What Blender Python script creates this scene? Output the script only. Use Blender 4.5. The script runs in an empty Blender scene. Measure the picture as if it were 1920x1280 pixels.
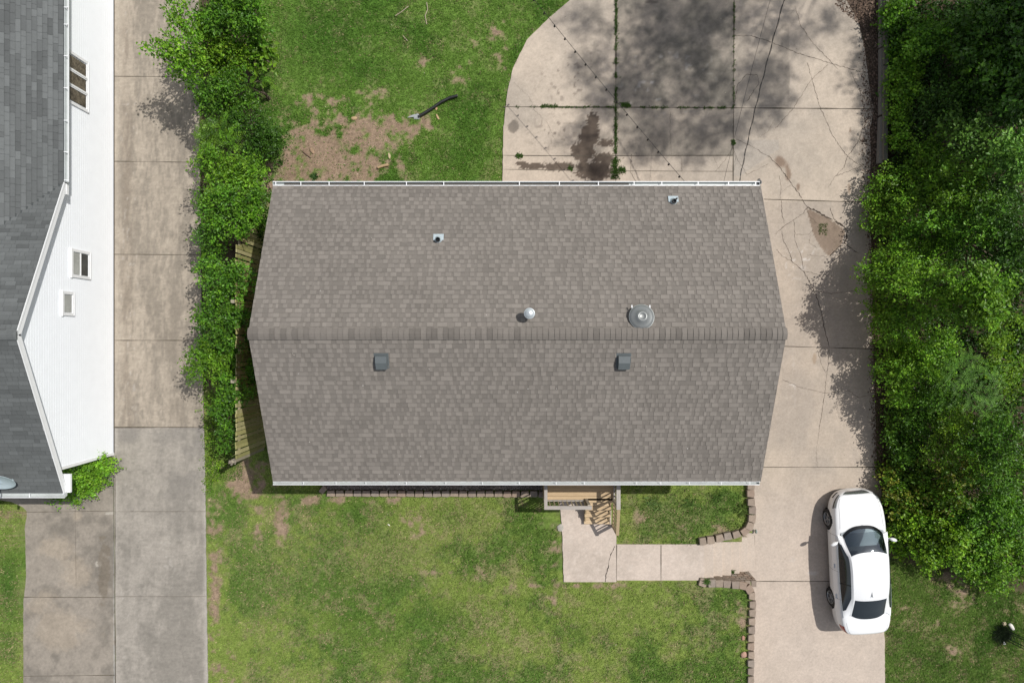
import bpy, math, random
import numpy as np
from mathutils import Vector, Matrix
R = math.radians
H = 23.0                      # camera height over the lawn, metres
F = 1280.0                    # focal length in photo pixels (24 mm on 36 mm, 1920 px)
SCN = bpy.context.scene
COL = SCN.collection
# ------------------------------------------------------------------ camera, world, sun, exposure
cam = bpy.data.cameras.new('camera'); camo = bpy.data.objects.new('camera', cam); COL.objects.link(camo)
cam.lens = 24; cam.sensor_width = 36; cam.clip_end = 2000; cam.clip_start = 0.1
camo.location = (0, 0, H); camo.rotation_euler = (0, 0, 0); SCN.camera = camo
SUNV = Vector((0.56, 0.30, 1.0)).normalized()
elev = math.asin(SUNV.z); az = math.atan2(SUNV.x, SUNV.y)
w = bpy.data.worlds.new('World'); SCN.world = w; w.use_nodes = True
nt = w.node_tree; bg = nt.nodes['Background']
sky = nt.nodes.new('ShaderNodeTexSky'); sky.sky_type = 'NISHITA'; sky.sun_disc = False
sky.sun_elevation = elev; sky.sun_rotation = az; sky.air_density = 1.0; sky.dust_density = 1.5
hz = nt.nodes.new('ShaderNodeHueSaturation'); hz.inputs['Saturation'].default_value = 0.42      # thin bright summer haze
nt.links.new(sky.outputs[0], hz.inputs['Color']); nt.links.new(hz.outputs[0], bg.inputs[0]); bg.inputs[1].default_value = 0.115
sl = bpy.data.lights.new('sun', 'SUN'); sl.energy = 3.9; sl.angle = R(0.55); sl.color = (1.0, 0.965, 0.91)
so = bpy.data.objects.new('sun', sl); COL.objects.link(so)
so.rotation_euler = SUNV.to_track_quat('Z', 'Y').to_euler(); so.location = (20, 12, 40)
SCN.view_settings.view_transform = 'Standard'; SCN.view_settings.look = 'None'
SCN.view_settings.exposure = 0.0; SCN.view_settings.gamma = 1.0
SCN.render.engine = 'CYCLES'
SCN.cycles.max_bounces = 6; SCN.cycles.transparent_max_bounces = 8
SCN.cycles.diffuse_bounces = 3

# ------------------------------------------------------------------ helpers
def zdrive(y):
    return np.interp(y, [-13.5, -7.0, 3.0, 30.0], [-1.25, -1.0, 0.0, 0.0])
def W(px, py, z=0.0):
    s = (H - z) / F
    return Vector(((px - 960) * s, (640 - py) * s, z))
def WD(px, py, dz=0.0):                    # a photo point on the sloping driveway
    z = 0.0
    for _ in range(6):
        y = (640 - py) * (H - z) / F; z = float(zdrive(y)) + dz
    return W(px, py, z)

def tag(o, label=None, cat=None, group=None, kind=None):
    if label: o['label'] = label
    if cat: o['category'] = cat
    if group: o['group'] = group
    if kind: o['kind'] = kind
    return o
def thing(name, label, cat, loc=(0, 0, 0), rotz=0.0, group=None):
    o = bpy.data.objects.new(name, None); COL.objects.link(o)
    o.location = loc; o.rotation_euler = (0, 0, rotz); o.empty_display_size = 0.2
    return tag(o, label, cat, group)

def npmesh(name, V, Fc, mat, parent=None, col=None, smooth=False, loc=None, local=False):
    """V (n,3), Fc (m,k) array or list of lists; world coordinates unless local."""
    V = np.asarray(V, dtype=np.float32).reshape(-1, 3).copy()
    off = None
    if not local:
        if parent is not None:
            p = parent; off = np.zeros(3, np.float32)
            while p is not None:
                off += np.array(p.location[:], np.float32); p = p.parent
        elif loc is not None:
            off = np.array(loc, np.float32)
        if off is not None: V -= off
    me = bpy.data.meshes.new(name)
    if isinstance(Fc, np.ndarray):
        m, k = Fc.shape
        me.vertices.add(len(V)); me.vertices.foreach_set('co', V.ravel())
        me.loops.add(m * k); me.loops.foreach_set('vertex_index', Fc.astype(np.int32).ravel())
        me.polygons.add(m)
        me.polygons.foreach_set('loop_start', np.arange(0, m * k, k, dtype=np.int32))
        me.polygons.foreach_set('loop_total', np.full(m, k, dtype=np.int32))
        me.update(calc_edges=True)
    else:
        me.from_pydata([tuple(map(float, v)) for v in V], [], [list(map(int, f)) for f in Fc]); me.update()
    if col is not None:
        c = np.ones((len(V), 4), np.float32); c[:, :3] = np.clip(np.asarray(col), 0.002, 0.95)
        a = me.color_attributes.new('Col', 'FLOAT_COLOR', 'POINT'); a.data.foreach_set('color', c.ravel())
    me.polygons.foreach_set('use_smooth', np.full(len(me.polygons), bool(smooth)))
    if mat: me.materials.append(mat)
    o = bpy.data.objects.new(name, me); COL.objects.link(o)
    if parent is not None: o.parent = parent
    elif loc is not None: o.location = loc
    return o

class MB:
    """collects boxes, tubes, lathes, polygons into one mesh"""
    def __init__(s): s.v = []; s.f = []; s.c = []
    def add(s, v, f, c=(1, 1, 1)):
        n = len(s.v); s.v += [tuple(p) for p in v]; s.f += [[i + n for i in q] for q in f]; s.c += [tuple(c)] * len(v)
    def box(s, a, b, c=(1, 1, 1), M=None, bev=0.0):
        x0, y0, z0 = a; x1, y1, z1 = b
        if bev > 0:
            v = []; e = bev
            for z, i in ((z0, 0), (z1 - e, 0), (z1, e)):
                v += [(x0 + i, y0 + i, z), (x1 - i, y0 + i, z), (x1 - i, y1 - i, z), (x0 + i, y1 - i, z)]
            f = [(3, 2, 1, 0), (8, 9, 10, 11)]
            for l in (0, 4):
                for k in range(4): f.append((l + k, l + (k + 1) % 4, l + 4 + (k + 1) % 4, l + 4 + k))
        else:
            v = [(x0, y0, z0), (x1, y0, z0), (x1, y1, z0), (x0, y1, z0), (x0, y0, z1), (x1, y0, z1), (x1, y1, z1), (x0, y1, z1)]
            f = [(3, 2, 1, 0), (4, 5, 6, 7), (0, 1, 5, 4), (1, 2, 6, 5), (2, 3, 7, 6), (3, 0, 4, 7)]
        if M is not None: v = [tuple(M @ Vector(p)) for p in v]
        s.add(v, f, c)
    def bar(s, p, q, wx, wz, c=(1, 1, 1)):
        p = Vector(p); q = Vector(q); d = (q - p); L = d.length; d.normalize()
        up = Vector((0, 0, 1)) if abs(d.z) < 0.95 else Vector((0, 1, 0))
        a = d.cross(up).normalized(); b = a.cross(d).normalized()
        v = []
        for P in (p, q):
            for sx, sz in ((-1, -1), (1, -1), (1, 1), (-1, 1)): v.append(P + a * wx / 2 * sx + b * wz / 2 * sz)
        s.add(v, [(3, 2, 1, 0), (4, 5, 6, 7), (0, 1, 5, 4), (1, 2, 6, 5), (2, 3, 7, 6), (3, 0, 4, 7)], c)
    def tube(s, pts, rad, n=8, c=(1, 1, 1), cap=True):
        pts = [Vector(p) for p in pts]
        if not hasattr(rad, '__len__'): rad = [rad] * len(pts)
        v = []; f = []
        for i, p in enumerate(pts):
            d = (pts[min(i + 1, len(pts) - 1)] - pts[max(i - 1, 0)]).normalized()
            up = Vector((0, 0, 1)) if abs(d.z) < 0.9 else Vector((1, 0, 0))
            a = d.cross(up).normalized(); b = a.cross(d)
            for k in range(n):
                t = 2 * math.pi * k / n; v.append(p + (a * math.cos(t) + b * math.sin(t)) * rad[i])
        for i in range(len(pts) - 1):
            for k in range(n):
                k2 = (k + 1) % n; f.append((i * n + k, i * n + k2, (i + 1) * n + k2, (i + 1) * n + k))
        if cap:
            f.append(tuple(range(n))[::-1]); f.append(tuple((len(pts) - 1) * n + k for k in range(n)))
        s.add(v, f, c)
    def lathe(s, prof, n=32, M=None, c=(1, 1, 1)):
        v = []; f = []
        for r, z in prof:
            for k in range(n):
                t = 2 * math.pi * k / n; p = Vector((r * math.cos(t), r * math.sin(t), z))
                v.append(M @ p if M is not None else p)
        for i in range(len(prof) - 1):
            for k in range(n):
                k2 = (k + 1) % n; f.append((i * n + k, i * n + k2, (i + 1) * n + k2, (i + 1) * n + k))
        s.add(v, f, c)
    def poly(s, pts, z0, z1, c=(1, 1, 1), bev=0.0):
        """prism over a 2D outline"""
        n = len(pts); cx = sum(p[0] for p in pts) / n; cy = sum(p[1] for p in pts) / n
        v = [(p[0], p[1], z0) for p in pts]
        if bev:
            v += [(p[0], p[1], z1 - bev) for p in pts]
            for p in pts:
                d = math.hypot(p[0] - cx, p[1] - cy) or 1; k = (d - bev) / d
                v.append((cx + (p[0] - cx) * k, cy + (p[1] - cy) * k, z1))
        else: v += [(p[0], p[1], z1) for p in pts]
        f = []; L = len(v) // n
        for l in range(L - 1):
            for k in range(n): f.append((l * n + k, l * n + (k + 1) % n, (l + 1) * n + (k + 1) % n, (l + 1) * n + k))
        f.append(tuple((L - 1) * n + k for k in range(n))); f.append(tuple(range(n))[::-1])
        s.add(v, f, c)
    def build(s, name, mat, parent=None, smooth=False, loc=None, local=False, colored=True):
        return npmesh(name, s.v, s.f, mat, parent, np.array(s.c) if colored else None, smooth, loc, local)

# value noise in numpy
def _h(ix, iy, seed):
    n = (ix.astype(np.int64) * 374761393 + iy.astype(np.int64) * 668265263 + seed * 2147483647) & 0xFFFFFFFF
    n = ((n ^ (n >> 13)) * 1274126177) & 0xFFFFFFFF
    n = (n ^ (n >> 16)) & 0xFFFFFFFF
    return n / 4294967295.0
def vn(x, y, seed=0):
    x = np.asarray(x, float); y = np.asarray(y, float)
    ix = np.floor(x); iy = np.floor(y); fx = x - ix; fy = y - iy
    fx = fx * fx * (3 - 2 * fx); fy = fy * fy * (3 - 2 * fy)
    a = _h(ix, iy, seed); b = _h(ix + 1, iy, seed); c = _h(ix, iy + 1, seed); d = _h(ix + 1, iy + 1, seed)
    return (a * (1 - fx) + b * fx) * (1 - fy) + (c * (1 - fx) + d * fx) * fy
def fbm(x, y, seed=0, o=4, g=0.55):
    t = 0; a = 1.0; s = 0
    for k in range(o):
        t = t + a * vn(x * 2 ** k + 13.7 * k, y * 2 ** k + 7.3 * k, seed + k); s += a; a *= g
    return t / s
def ss(a, b, x): t = np.clip((x - a) / (b - a), 0, 1); return t * t * (3 - 2 * t)
def mixc(a, b, t): t = np.asarray(t)[..., None]; return a * (1 - t) + b * t
def blob(PX, PY, cx, cy, rx, ry): return np.exp(-(((PX - cx) / rx) ** 2 + ((PY - cy) / ry) ** 2))

# ------------------------------------------------------------------ materials
def mat(name, color=None, rough=0.7, metal=0.0, coat=0.0, noise=None, bump=None, spec=0.5, mult=None):
    """noise=(scale, amount[, detail]) multiplies the colour; bump=(scale, strength, distance)"""
    m = bpy.data.materials.new(name); m.use_nodes = True
    n = m.node_tree; b = n.nodes['Principled BSDF']
    b.inputs['Roughness'].default_value = rough; b.inputs['Metallic'].default_value = metal
    b.inputs['Coat Weight'].default_value = coat; b.inputs['Specular IOR Level'].default_value = spec
    tc = n.nodes.new('ShaderNodeTexCoord')
    if color is None:
        src = n.nodes.new('ShaderNodeVertexColor'); src.layer_name = 'Col'; out = src.outputs[0]
    else:
        src = n.nodes.new('ShaderNodeRGB'); src.outputs[0].default_value = (*color, 1); out = src.outputs[0]
    for nz in (noise if isinstance(noise, list) else ([noise] if noise else [])):
        t = n.nodes.new('ShaderNodeTexNoise'); t.inputs['Scale'].default_value = nz[0]
        t.inputs['Detail'].default_value = nz[2] if len(nz) > 2 else 5; t.inputs['Roughness'].default_value = 0.65
        if len(nz) > 3:
            mp = n.nodes.new('ShaderNodeMapping'); mp.inputs['Scale'].default_value = nz[3]
            n.links.new(tc.outputs['Object'], mp.inputs[0]); n.links.new(mp.outputs[0], t.inputs['Vector'])
        else: n.links.new(tc.outputs['Object'], t.inputs['Vector'])
        r = n.nodes.new('ShaderNodeMapRange'); r.inputs['From Min'].default_value = 0.3; r.inputs['From Max'].default_value = 0.7
        r.inputs['To Min'].default_value = 1 - nz[1]; r.inputs['To Max'].default_value = 1 + nz[1]
        n.links.new(t.outputs['Fac'], r.inputs['Value'])
        v = n.nodes.new('ShaderNodeVectorMath'); v.operation = 'SCALE'
        n.links.new(out, v.inputs[0]); n.links.new(r.outputs[0], v.inputs['Scale']); out = v.outputs[0]
    n.links.new(out, b.inputs['Base Color'])
    if bump:
        t = n.nodes.new('ShaderNodeTexNoise'); t.inputs['Scale'].default_value = bump[0]; t.inputs['Detail'].default_value = 6
        n.links.new(tc.outputs['Object'], t.inputs['Vector'])
        bp = n.nodes.new('ShaderNodeBump'); bp.inputs['Strength'].default_value = bump[1]; bp.inputs['Distance'].default_value = bump[2]
        n.links.new(t.outputs['Fac'], bp.inputs['Height']); n.links.new(bp.outputs[0], b.inputs['Normal'])
    return m
def leafmat(name, trans=0.35, rough=0.45):
    m = bpy.data.materials.new(name); m.use_nodes = True; n = m.node_tree
    b = n.nodes['Principled BSDF']; b.inputs['Roughness'].default_value = rough
    b.inputs['Specular IOR Level'].default_value = 0.35
    src = n.nodes.new('ShaderNodeVertexColor'); src.layer_name = 'Col'
    n.links.new(src.outputs[0], b.inputs['Base Color'])
    tr = n.nodes.new('ShaderNodeBsdfTranslucent')
    hs = n.nodes.new('ShaderNodeHueSaturation'); hs.inputs['Hue'].default_value = 0.485
    hs.inputs['Value'].default_value = 1.25; hs.inputs['Saturation'].default_value = 1.05
    n.links.new(src.outputs[0], hs.inputs['Color']); n.links.new(hs.outputs[0], tr.inputs['Color'])
    mx = n.nodes.new('ShaderNodeMixShader'); mx.inputs[0].default_value = trans
    out = n.nodes['Material Output']
    n.links.new(b.outputs[0], mx.inputs[1]); n.links.new(tr.outputs[0], mx.inputs[2]); n.links.new(mx.outputs[0], out.inputs[0])
    return m

M_ground = mat('turf_soil', None, 0.95, noise=[(9, .22), (45, .30)], bump=(30, .6, .03), spec=.1)
M_conc = mat('concrete', None, 0.85, noise=[(2.2, .07), (14, .10), (70, .17)], bump=(60, .25, .004), spec=.25)
M_shingle = mat('asphalt_shingle', None, 0.9, noise=[(1.3, .05), (70, .10), (9, .05)], spec=.2)
M_white = mat('white_aluminium', (.80, .81, .82), 0.4, noise=(6, .03))
M_gutter = mat('gutter_metal', (.50, .53, .525), 0.5, noise=[(5, .08), (.8, .1)])  # the shadow inside the white gutters is put into this grey
M_siding = mat('white_vinyl_siding', (.88, .91, .95), 0.5, noise=(3, .02))
M_vc = mat('painted_wood_or_stone', None, 0.85, noise=[(25, .12)], bump=(40, .3, .004), spec=.2)
M_wood = mat('weathered_wood', None, 0.85, noise=[(6, .16, 6, (1, 9, 9)), (30, .10)], bump=(40, .3, .003), spec=.15)
M_woodx = mat('board_wood', None, 0.8, noise=[(5, .14, 6, (1, 14, 14)), (40, .06)], bump=(40, .2, .002), spec=.15)
M_woody = mat('post_wood', None, 0.85, noise=[(5, .16, 6, (14, 1, 14)), (40, .08)], spec=.15)
M_brick = mat('brick_wall', (.30, .17, .12), 0.9, noise=(8, .15), spec=.1)
M_grey = mat('grey_vent_metal', (.105, .12, .125), 0.45, noise=(8, .06))
M_galv = mat('galvanised_metal', (.62, .66, .68), 0.32, metal=0.55, noise=(12, .08))
M_lead = mat('flashing', (.44, .51, .54), 0.45, metal=0.2, noise=(20, .12))
M_black = mat('black_plastic', (.012, .013, .014), 0.45, noise=(10, .1))
M_rubber = mat('tyre_rubber', (.012, .012, .013), 0.75, noise=(30, .1))
M_dark = mat('dark_gap', (.03, .027, .024), 0.95, noise=(20, .3), spec=.1)
M_joint = mat('joint_dirt', (.11, .095, .075), 0.95, noise=(12, .35), spec=.1)
M_crack = mat('crack_dirt', (.075, .06, .048), 0.95, noise=(6, .5), spec=.1)
M_bark = mat('bark', (.14, .11, .085), 0.9, noise=(14, .3), bump=(20, .6, .02), spec=.1)
M_leaf = leafmat('leaves', 0.24)
M_grass = leafmat('grass_blades', 0.25, 0.6)
M_gravel = mat('gravel', None, 0.9, noise=[(60, .3)], spec=.2)

# ------------------------------------------------------------------ terrain
XS = 8.10                                     # line of the retaining wall
def xstep(y):
    y = np.asarray(y, float)
    x = np.where(y < -3.9, XS, 6.75)
    return np.where((y < -6.78) & (y > -8.06), 6.42, np.where((y < -6.45) & (y > -6.79), 7.75, x))
def terrain(X, Y):
    step = ss(0, 0.06, X - xstep(Y))
    z = zdrive(Y) * step
    z = z + 0.10 * ss(13.3, 15.5, X) * (Y > -30)
    return z
def axis(a, b, st, far):
    inner = np.arange(a, b + st / 2, st); k = np.geomspace(1.0, far, 16)
    return np.concatenate([a - k[::-1], inner, b + k])

def lawn_fields(X, Y):
    """bare soil amount, dry amount, lush amount, as seen all over the garden"""
    z = terrain(X, Y); s = F / (H - z)
    PX = 960 + X * s; PY = 640 - Y * s
    n1 = fbm(X * .55, Y * .55, 3, 5); n2 = fbm(X * 1.7, Y * 1.7, 11, 4); n3 = fbm(X * 5.0, Y * 5.0, 21, 3)
    bare = np.zeros_like(X)
    for b in ((590, 285, 80, 50, 1.1), (650, 262, 90, 55, .95), (560, 320, 60, 45, 1.1), (690, 310, 60, 35, .75), (610, 190, 70, 16, .55),
              (735, 235, 75, 26, .85), (700, 175, 60, 14, .35), (930, 70, 45, 30, .55), (870, 130, 40, 40, .35), (800, 130, 50, 30, .25),
              (560, 355, 80, 30, 1.2), (955, 120, 22, 60, .45),
              (465, 898, 42, 40, 1.0), (525, 965, 12, 45, .75), (480, 985, 18, 55, .5), (400, 1000, 14, 90, .6), (402, 1160, 12, 160, .75), (1040, 1070, 16, 80, .45),
              (620, 938, 140, 8, .6), (760, 985, 60, 25, .35), (850, 1080, 80, 30, .3), (410, 1260, 40, 60, .5), (1000, 952, 30, 10, .4), (1085, 1099, 130, 6, .6),
              (1300, 990, 60, 25, .4), (1390, 1150, 12, 60, .35), (1390, 1250, 16, 60, .55), (1210, 970, 40, 30, .2),
              (1745, 1075, 30, 10, .6), (1790, 1110, 22, 26, .65), (1830, 1120, 26, 22, .6), (1760, 1170, 10, 10, .6), (1785, 1225, 14, 14, .6), (1690, 1135, 14, 12, .5), (1900, 1140, 20, 12, .4),
              (1905, 650, 30, 45, .3), (40, 960, 26, 14, .8), (20, 1000, 30, 30, .4), (42, 1100, 8, 160, .9),
              (383, 880, 10, 120, .35)):
        bare = np.maximum(bare, b[4] * blob(PX, PY, *b[:4]) ** .8)
    n5 = fbm(X * 9, Y * 9, 25, 2); bare = np.clip(bare * .95 + (n2 - .5) * 1.2 * ss(.02, .2, bare) + (n3 - .5) * 1.1 * ss(.05, .3, bare) + (n5 - .5) * .7 * ss(.05, .3, bare) - .10, 0, 1)
    # shade beneath hedge and forest is bare litter
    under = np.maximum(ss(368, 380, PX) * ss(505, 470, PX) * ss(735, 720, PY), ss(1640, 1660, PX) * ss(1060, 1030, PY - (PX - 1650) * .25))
    # worn soil along every slab edge
    front = PY > 640
    dry = ss(.47, .66, n1 * .15 + n2 * .45 + n3 * .45) * np.where(front, .66, .42)
    for b in ((700, 1040, 150, 60, .45), (520, 1050, 90, 130, .35), (860, 990, 90, 50, .35), (1250, 970, 90, 40, .45), (900, 1230, 200, 30, .25), (560, 1270, 200, 20, .3)):
        dry = np.maximum(dry, b[4] * blob(PX, PY, *b[:4]) + (n3 - .5) * .5)
    lush = ss(.42, .66, fbm(X * .7 + 40, Y * .7, 31, 5) + (n3 - .5) * .35) * np.where(front, .8, .65)
    for b in ((670, 965, 55, 40, .9), (720, 1050, 60, 60, .5), (700, 1180, 120, 60, .7), (810, 1170, 130, 40, .7), (1010, 990, 40, 80, .7), (850, 970, 40, 25, .5),
              (620, 60, 90, 70, .8), (680, 130, 60, 30, .7), (15, 1100, 30, 90, 1.0), (860, 290, 60, 40, .6)):
        lush = np.maximum(lush, b[4] * blob(PX, PY, *b[:4]) + (n3 - .5) * .3)
    return PX, PY, bare, np.clip(dry, 0, 1), np.clip(lush, 0, 1), under, n3, n2

def ground_colour(X, Y):
    PX, PY, bare, dry, lush, under, n3, n2 = lawn_fields(X, Y)
    sp = vn(X * 22, Y * 22, 77)[..., None]
    green_f = mixc(np.array([.165, .215, .050]), np.array([.070, .140, .024]), lush)
    green_b = mixc(np.array([.115, .200, .038]), np.array([.060, .145, .020]), lush)
    g = mixc(green_f, green_b, ss(660, 500, PY))
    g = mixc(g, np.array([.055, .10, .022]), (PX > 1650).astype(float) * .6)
    g = mixc(g, np.array([.25, .205, .120]), dry * .75)
    soil = mixc(np.array([.195, .135, .092]), np.array([.29, .215, .155]), np.clip(n3 * .5 + n2 * .7 - .1, 0, 1))
    c = mixc(g, soil, ss(.18, .75, bare))
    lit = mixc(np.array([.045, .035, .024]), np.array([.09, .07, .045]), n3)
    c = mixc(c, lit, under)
    # leaf litter along the right edge of the concrete, soil patch by the porch
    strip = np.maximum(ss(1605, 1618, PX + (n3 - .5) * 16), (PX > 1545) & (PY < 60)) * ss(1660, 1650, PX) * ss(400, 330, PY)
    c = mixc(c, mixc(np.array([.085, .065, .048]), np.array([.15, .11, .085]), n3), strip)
    return c * (0.80 + .4 * sp)

gx = axis(-14.6, 18.3, .05, 600); gy = axis(-12.9, 12.6, .05, 600)
# put exact lines of the step into the x axis
for xx in (6.42, 6.48, 6.75, 6.81, 8.10, 8.16): gx[np.argmin(abs(gx - xx))] = xx
GX, GY = np.meshgrid(gx, gy)
GZ = terrain(GX, GY) - .012 + .018 * (fbm(GX * 3, GY * 3, 5, 3) - .5)
ny, nx = GX.shape
idx = np.arange(nx * ny).reshape(ny, nx)
FQ = np.stack([idx[:-1, :-1], idx[:-1, 1:], idx[1:, 1:], idx[1:, :-1]], -1).reshape(-1, 4)
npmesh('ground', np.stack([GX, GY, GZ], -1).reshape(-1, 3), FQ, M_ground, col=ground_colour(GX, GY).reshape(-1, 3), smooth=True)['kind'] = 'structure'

# ------------------------------------------------------------------ concrete slabs (sheets with real edges)
def slab(name, xl, xr, y0, y1, zfun, colour, st=.045, thick=.14):
    """rows from y0 to y1, left and right borders given as functions of y"""
    ys = np.linspace(y0, y1, max(2, int(round((y1 - y0) / st)) + 1))
    L = np.array([xl(y) for y in ys]); Rr = np.array([xr(y) for y in ys])
    n = max(2, int(np.max(Rr - L) / st) + 1); t = np.linspace(0, 1, n)
    X = L[:, None] * (1 - t) + Rr[:, None] * t; Y = np.repeat(ys[:, None], n, 1)
    Z = zfun(Y) + .03
    m = len(ys); V = np.stack([X, Y, Z], -1).reshape(-1, 3); id_ = np.arange(m * n).reshape(m, n)
    Fq = np.stack([id_[:-1, :-1], id_[:-1, 1:], id_[1:, 1:], id_[1:, :-1]], -1).reshape(-1, 4)
    C = colour(X, Y, Z).reshape(-1, 3)
    ring = np.concatenate([id_[0, :], id_[1:, -1], id_[-1, -2::-1], id_[-2:0:-1, 0]])
    low = V[ring].copy(); low[:, 2] -= thick; k = len(V)
    V = np.vstack([V, low]); C = np.vstack([C, C[ring] * .75]); q = len(ring)
    r2 = np.arange(q); Fs = np.stack([ring, k + r2, k + (r2 + 1) % q, ring[(r2 + 1) % q]], -1)
    o = npmesh(name, V, np.vstack([Fq, Fs]), M_conc, col=C, smooth=False)
    o['kind'] = 'structure'; return o
def border(pts):
    """piecewise-linear x(y) through world points, with a little wobble"""
    a = sorted([(p.y, p.x) for p in pts]); ys = [q[0] for q in a]; xs = [q[1] for q in a]
    return lambda y: float(np.interp(y, ys, xs)) + .012 * float(vn(y * 3.1, xs[0] * 5, 8) - .5) + .02 * float(vn(y * 9, xs[0], 9) - .5)
def pix(X, Y, Z): s = F / (H - Z); return 960 + X * s, 640 - Y * s

def col_patio(X, Y, Z):
    PX, PY = pix(X, Y, Z)
    n1 = fbm(X * .5, Y * .5, 41, 5); n2 = fbm(X * 2.2, Y * 2.2, 47, 4); n3 = fbm(X * 8, Y * 8, 53, 3)
    c = mixc(np.array([.465, .395, .322]), np.array([.375, .325, .270]), ss(.35, .65, n1))
    c = c * (.90 + .20 * n2)[..., None]
    # slab stains: algae on the middle one, tree shade painted into the dark patches
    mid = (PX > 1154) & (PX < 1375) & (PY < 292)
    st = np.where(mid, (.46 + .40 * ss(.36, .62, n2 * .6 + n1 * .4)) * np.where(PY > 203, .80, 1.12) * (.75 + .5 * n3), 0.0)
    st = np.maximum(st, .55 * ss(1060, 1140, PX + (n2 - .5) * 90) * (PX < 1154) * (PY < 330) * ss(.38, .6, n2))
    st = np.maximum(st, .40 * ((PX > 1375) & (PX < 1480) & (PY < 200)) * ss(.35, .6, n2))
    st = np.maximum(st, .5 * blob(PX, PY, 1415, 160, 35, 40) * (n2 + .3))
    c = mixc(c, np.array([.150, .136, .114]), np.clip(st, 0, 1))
    # water / oil stains
    o = np.zeros_like(X)
    for b in ((1112, 228, 12, 20, 1.2), (1106, 255, 18, 22, 1.3), (1092, 285, 22, 20, 1.3), (1136, 268, 22, 9, .9), (1050, 312, 36, 9, 1.2), (1000, 312, 34, 7, 1.1), (978, 308, 12, 6, 1.0), (1115, 320, 42, 22, 1.1), (1135, 300, 30, 16, .9)):
        o = np.maximum(o, b[4] * blob(PX, PY, *b[:4]))
    n6 = vn(X * 24, Y * 24, 98); o = ss(.43, .56, o * 1.0 + (n3 - .5) * .45 + (n2 - .5) * .22 + (n6 - .5) * .45)
    c = mixc(c, np.array([.075, .054, .040]), o * .9)
    d = ss(.45, .6, blob(PX, PY, 963, 237, 11, 15) * 1.1 + (n3 - .5) * .5) + ss(.5, .6, blob(PX, PY, 1222, 4, 16, 5))
    c = mixc(c, np.array([.10, .085, .07]), np.clip(d, 0, 1) * .7)
    # bird-dropping sized dark blots
    sp = ss(.80, .86, vn(X * 9, Y * 9, 91)) * np.maximum(blob(PX, PY, 1070, 150, 60, 50), blob(PX, PY, 1040, 245, 40, 30))
    c = mixc(c, np.array([.14, .115, .095]), sp * .8)
    sp = ss(.82, .9, vn(X * 7, Y * 7, 95)) * blob(PX, PY, 1240, 150, 80, 60)
    c = mixc(c, np.array([.45, .43, .41]), sp * .5)
    c = mixc(c, np.array([.33, .30, .265]), .55 * (((PX > 1375) & (PX < 1460) & (PY > 262) & (PY < 330)) & (PX - 1375 < (340 - PY) * 1.4)))
    # lost, muddy strip in the right slab
    e = np.maximum(ss(.45, .8, blob(PX, PY, 1461, 303, 13, 14) + .9 * blob(PX, PY, 1478, 325, 8, 20) + (n3 - .5) * .4), ss(.6, .9, blob(PX, PY, 1496, 352, 7, 12) + (n3 - .5) * .5))
    e = np.maximum(e, ss(.6, .9, blob(PX, PY, 1594, 243, 5, 9) + (n3 - .5) * .6)); e = np.maximum(e, .8 * ss(.5, .9, blob(PX, PY, 1592, 355, 5, 16) + (n3 - .5) * .5))
    c = mixc(c, np.array([.20, .14, .10]), e * .85)
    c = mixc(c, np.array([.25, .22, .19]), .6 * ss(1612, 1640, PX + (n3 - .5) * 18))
    dm = (PY > 377.6) & (X > 6.6)
    c = np.where(dm[..., None], col_drive(X, Y, Z), c)
    return c * (.95 + .1 * vn(X * 20, Y * 20, 60))[..., None]
def col_drive(X, Y, Z):
    PX, PY = pix(X, Y, Z)
    n1 = fbm(X * .5, Y * .35, 141, 5); n2 = fbm(X * 2, Y * 1.2, 147, 4); n3 = fbm(X * 8, Y * 8, 153, 3)
    c = mixc(np.array([.450, .380, .310]), np.array([.360, .310, .260]), ss(.35, .65, n1 * .6 + n2 * .4))
    c = mixc(c, np.array([.485, .41, .35]), ss(870, 1000, PY) * .7) * (.94 + .12 * n2)[..., None]
    # soil showing through the broken slab
    poly = [(1512, 392), (1530, 398), (1560, 412), (1585, 432), (1580, 452), (1570, 466), (1556, 480), (1548, 476), (1535, 458), (1524, 436), (1519, 418)]
    ins = np.zeros(PX.shape, bool); x = PX + (n3 - .5) * 5; y = PY + (n2 - .5) * 5
    for i in range(len(poly)):
        (xa, ya), (xb, yb) = poly[i], poly[i - 1]
        cr = ((ya > y) != (yb > y)) & (x < (xb - xa) * (y - ya) / (yb - ya + 1e-9) + xa); ins ^= cr
    c = mixc(c, mixc(np.array([.150, .112, .082]), np.array([.25, .19, .145]), np.clip(n3 * .6 + n2 * .8 - .2, 0, 1)), ins * .95)
    s = ss(.5, .8, blob(PX, PY, 1527, 672, 6, 14) + (n3 - .5) * .4) * .5
    c = mixc(c, np.array([.30, .21, .13]), s)
    s = ss(.62, .74, n3) * (blob(PX, PY, 1486, 715, 5, 30) + blob(PX, PY, 1488, 500, 20, 22) + blob(PX, PY, 1508, 478, 30, 14)) * .7
    c = mixc(c, np.array([.6, .56, .52]), np.clip(s, 0, 1))
    s = ss(.5, .7, blob(PX, PY, 1524, 1074, 14, 5) + blob(PX, PY, 1487, 1050, 16, 16) * .6 + (n3 - .5) * .3) * .35
    c = mixc(c, np.array([.6, .58, .56]), s)
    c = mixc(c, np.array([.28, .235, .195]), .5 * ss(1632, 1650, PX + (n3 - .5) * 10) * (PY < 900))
    return c * (.95 + .1 * vn(X * 20, Y * 20, 160))[..., None]
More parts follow.
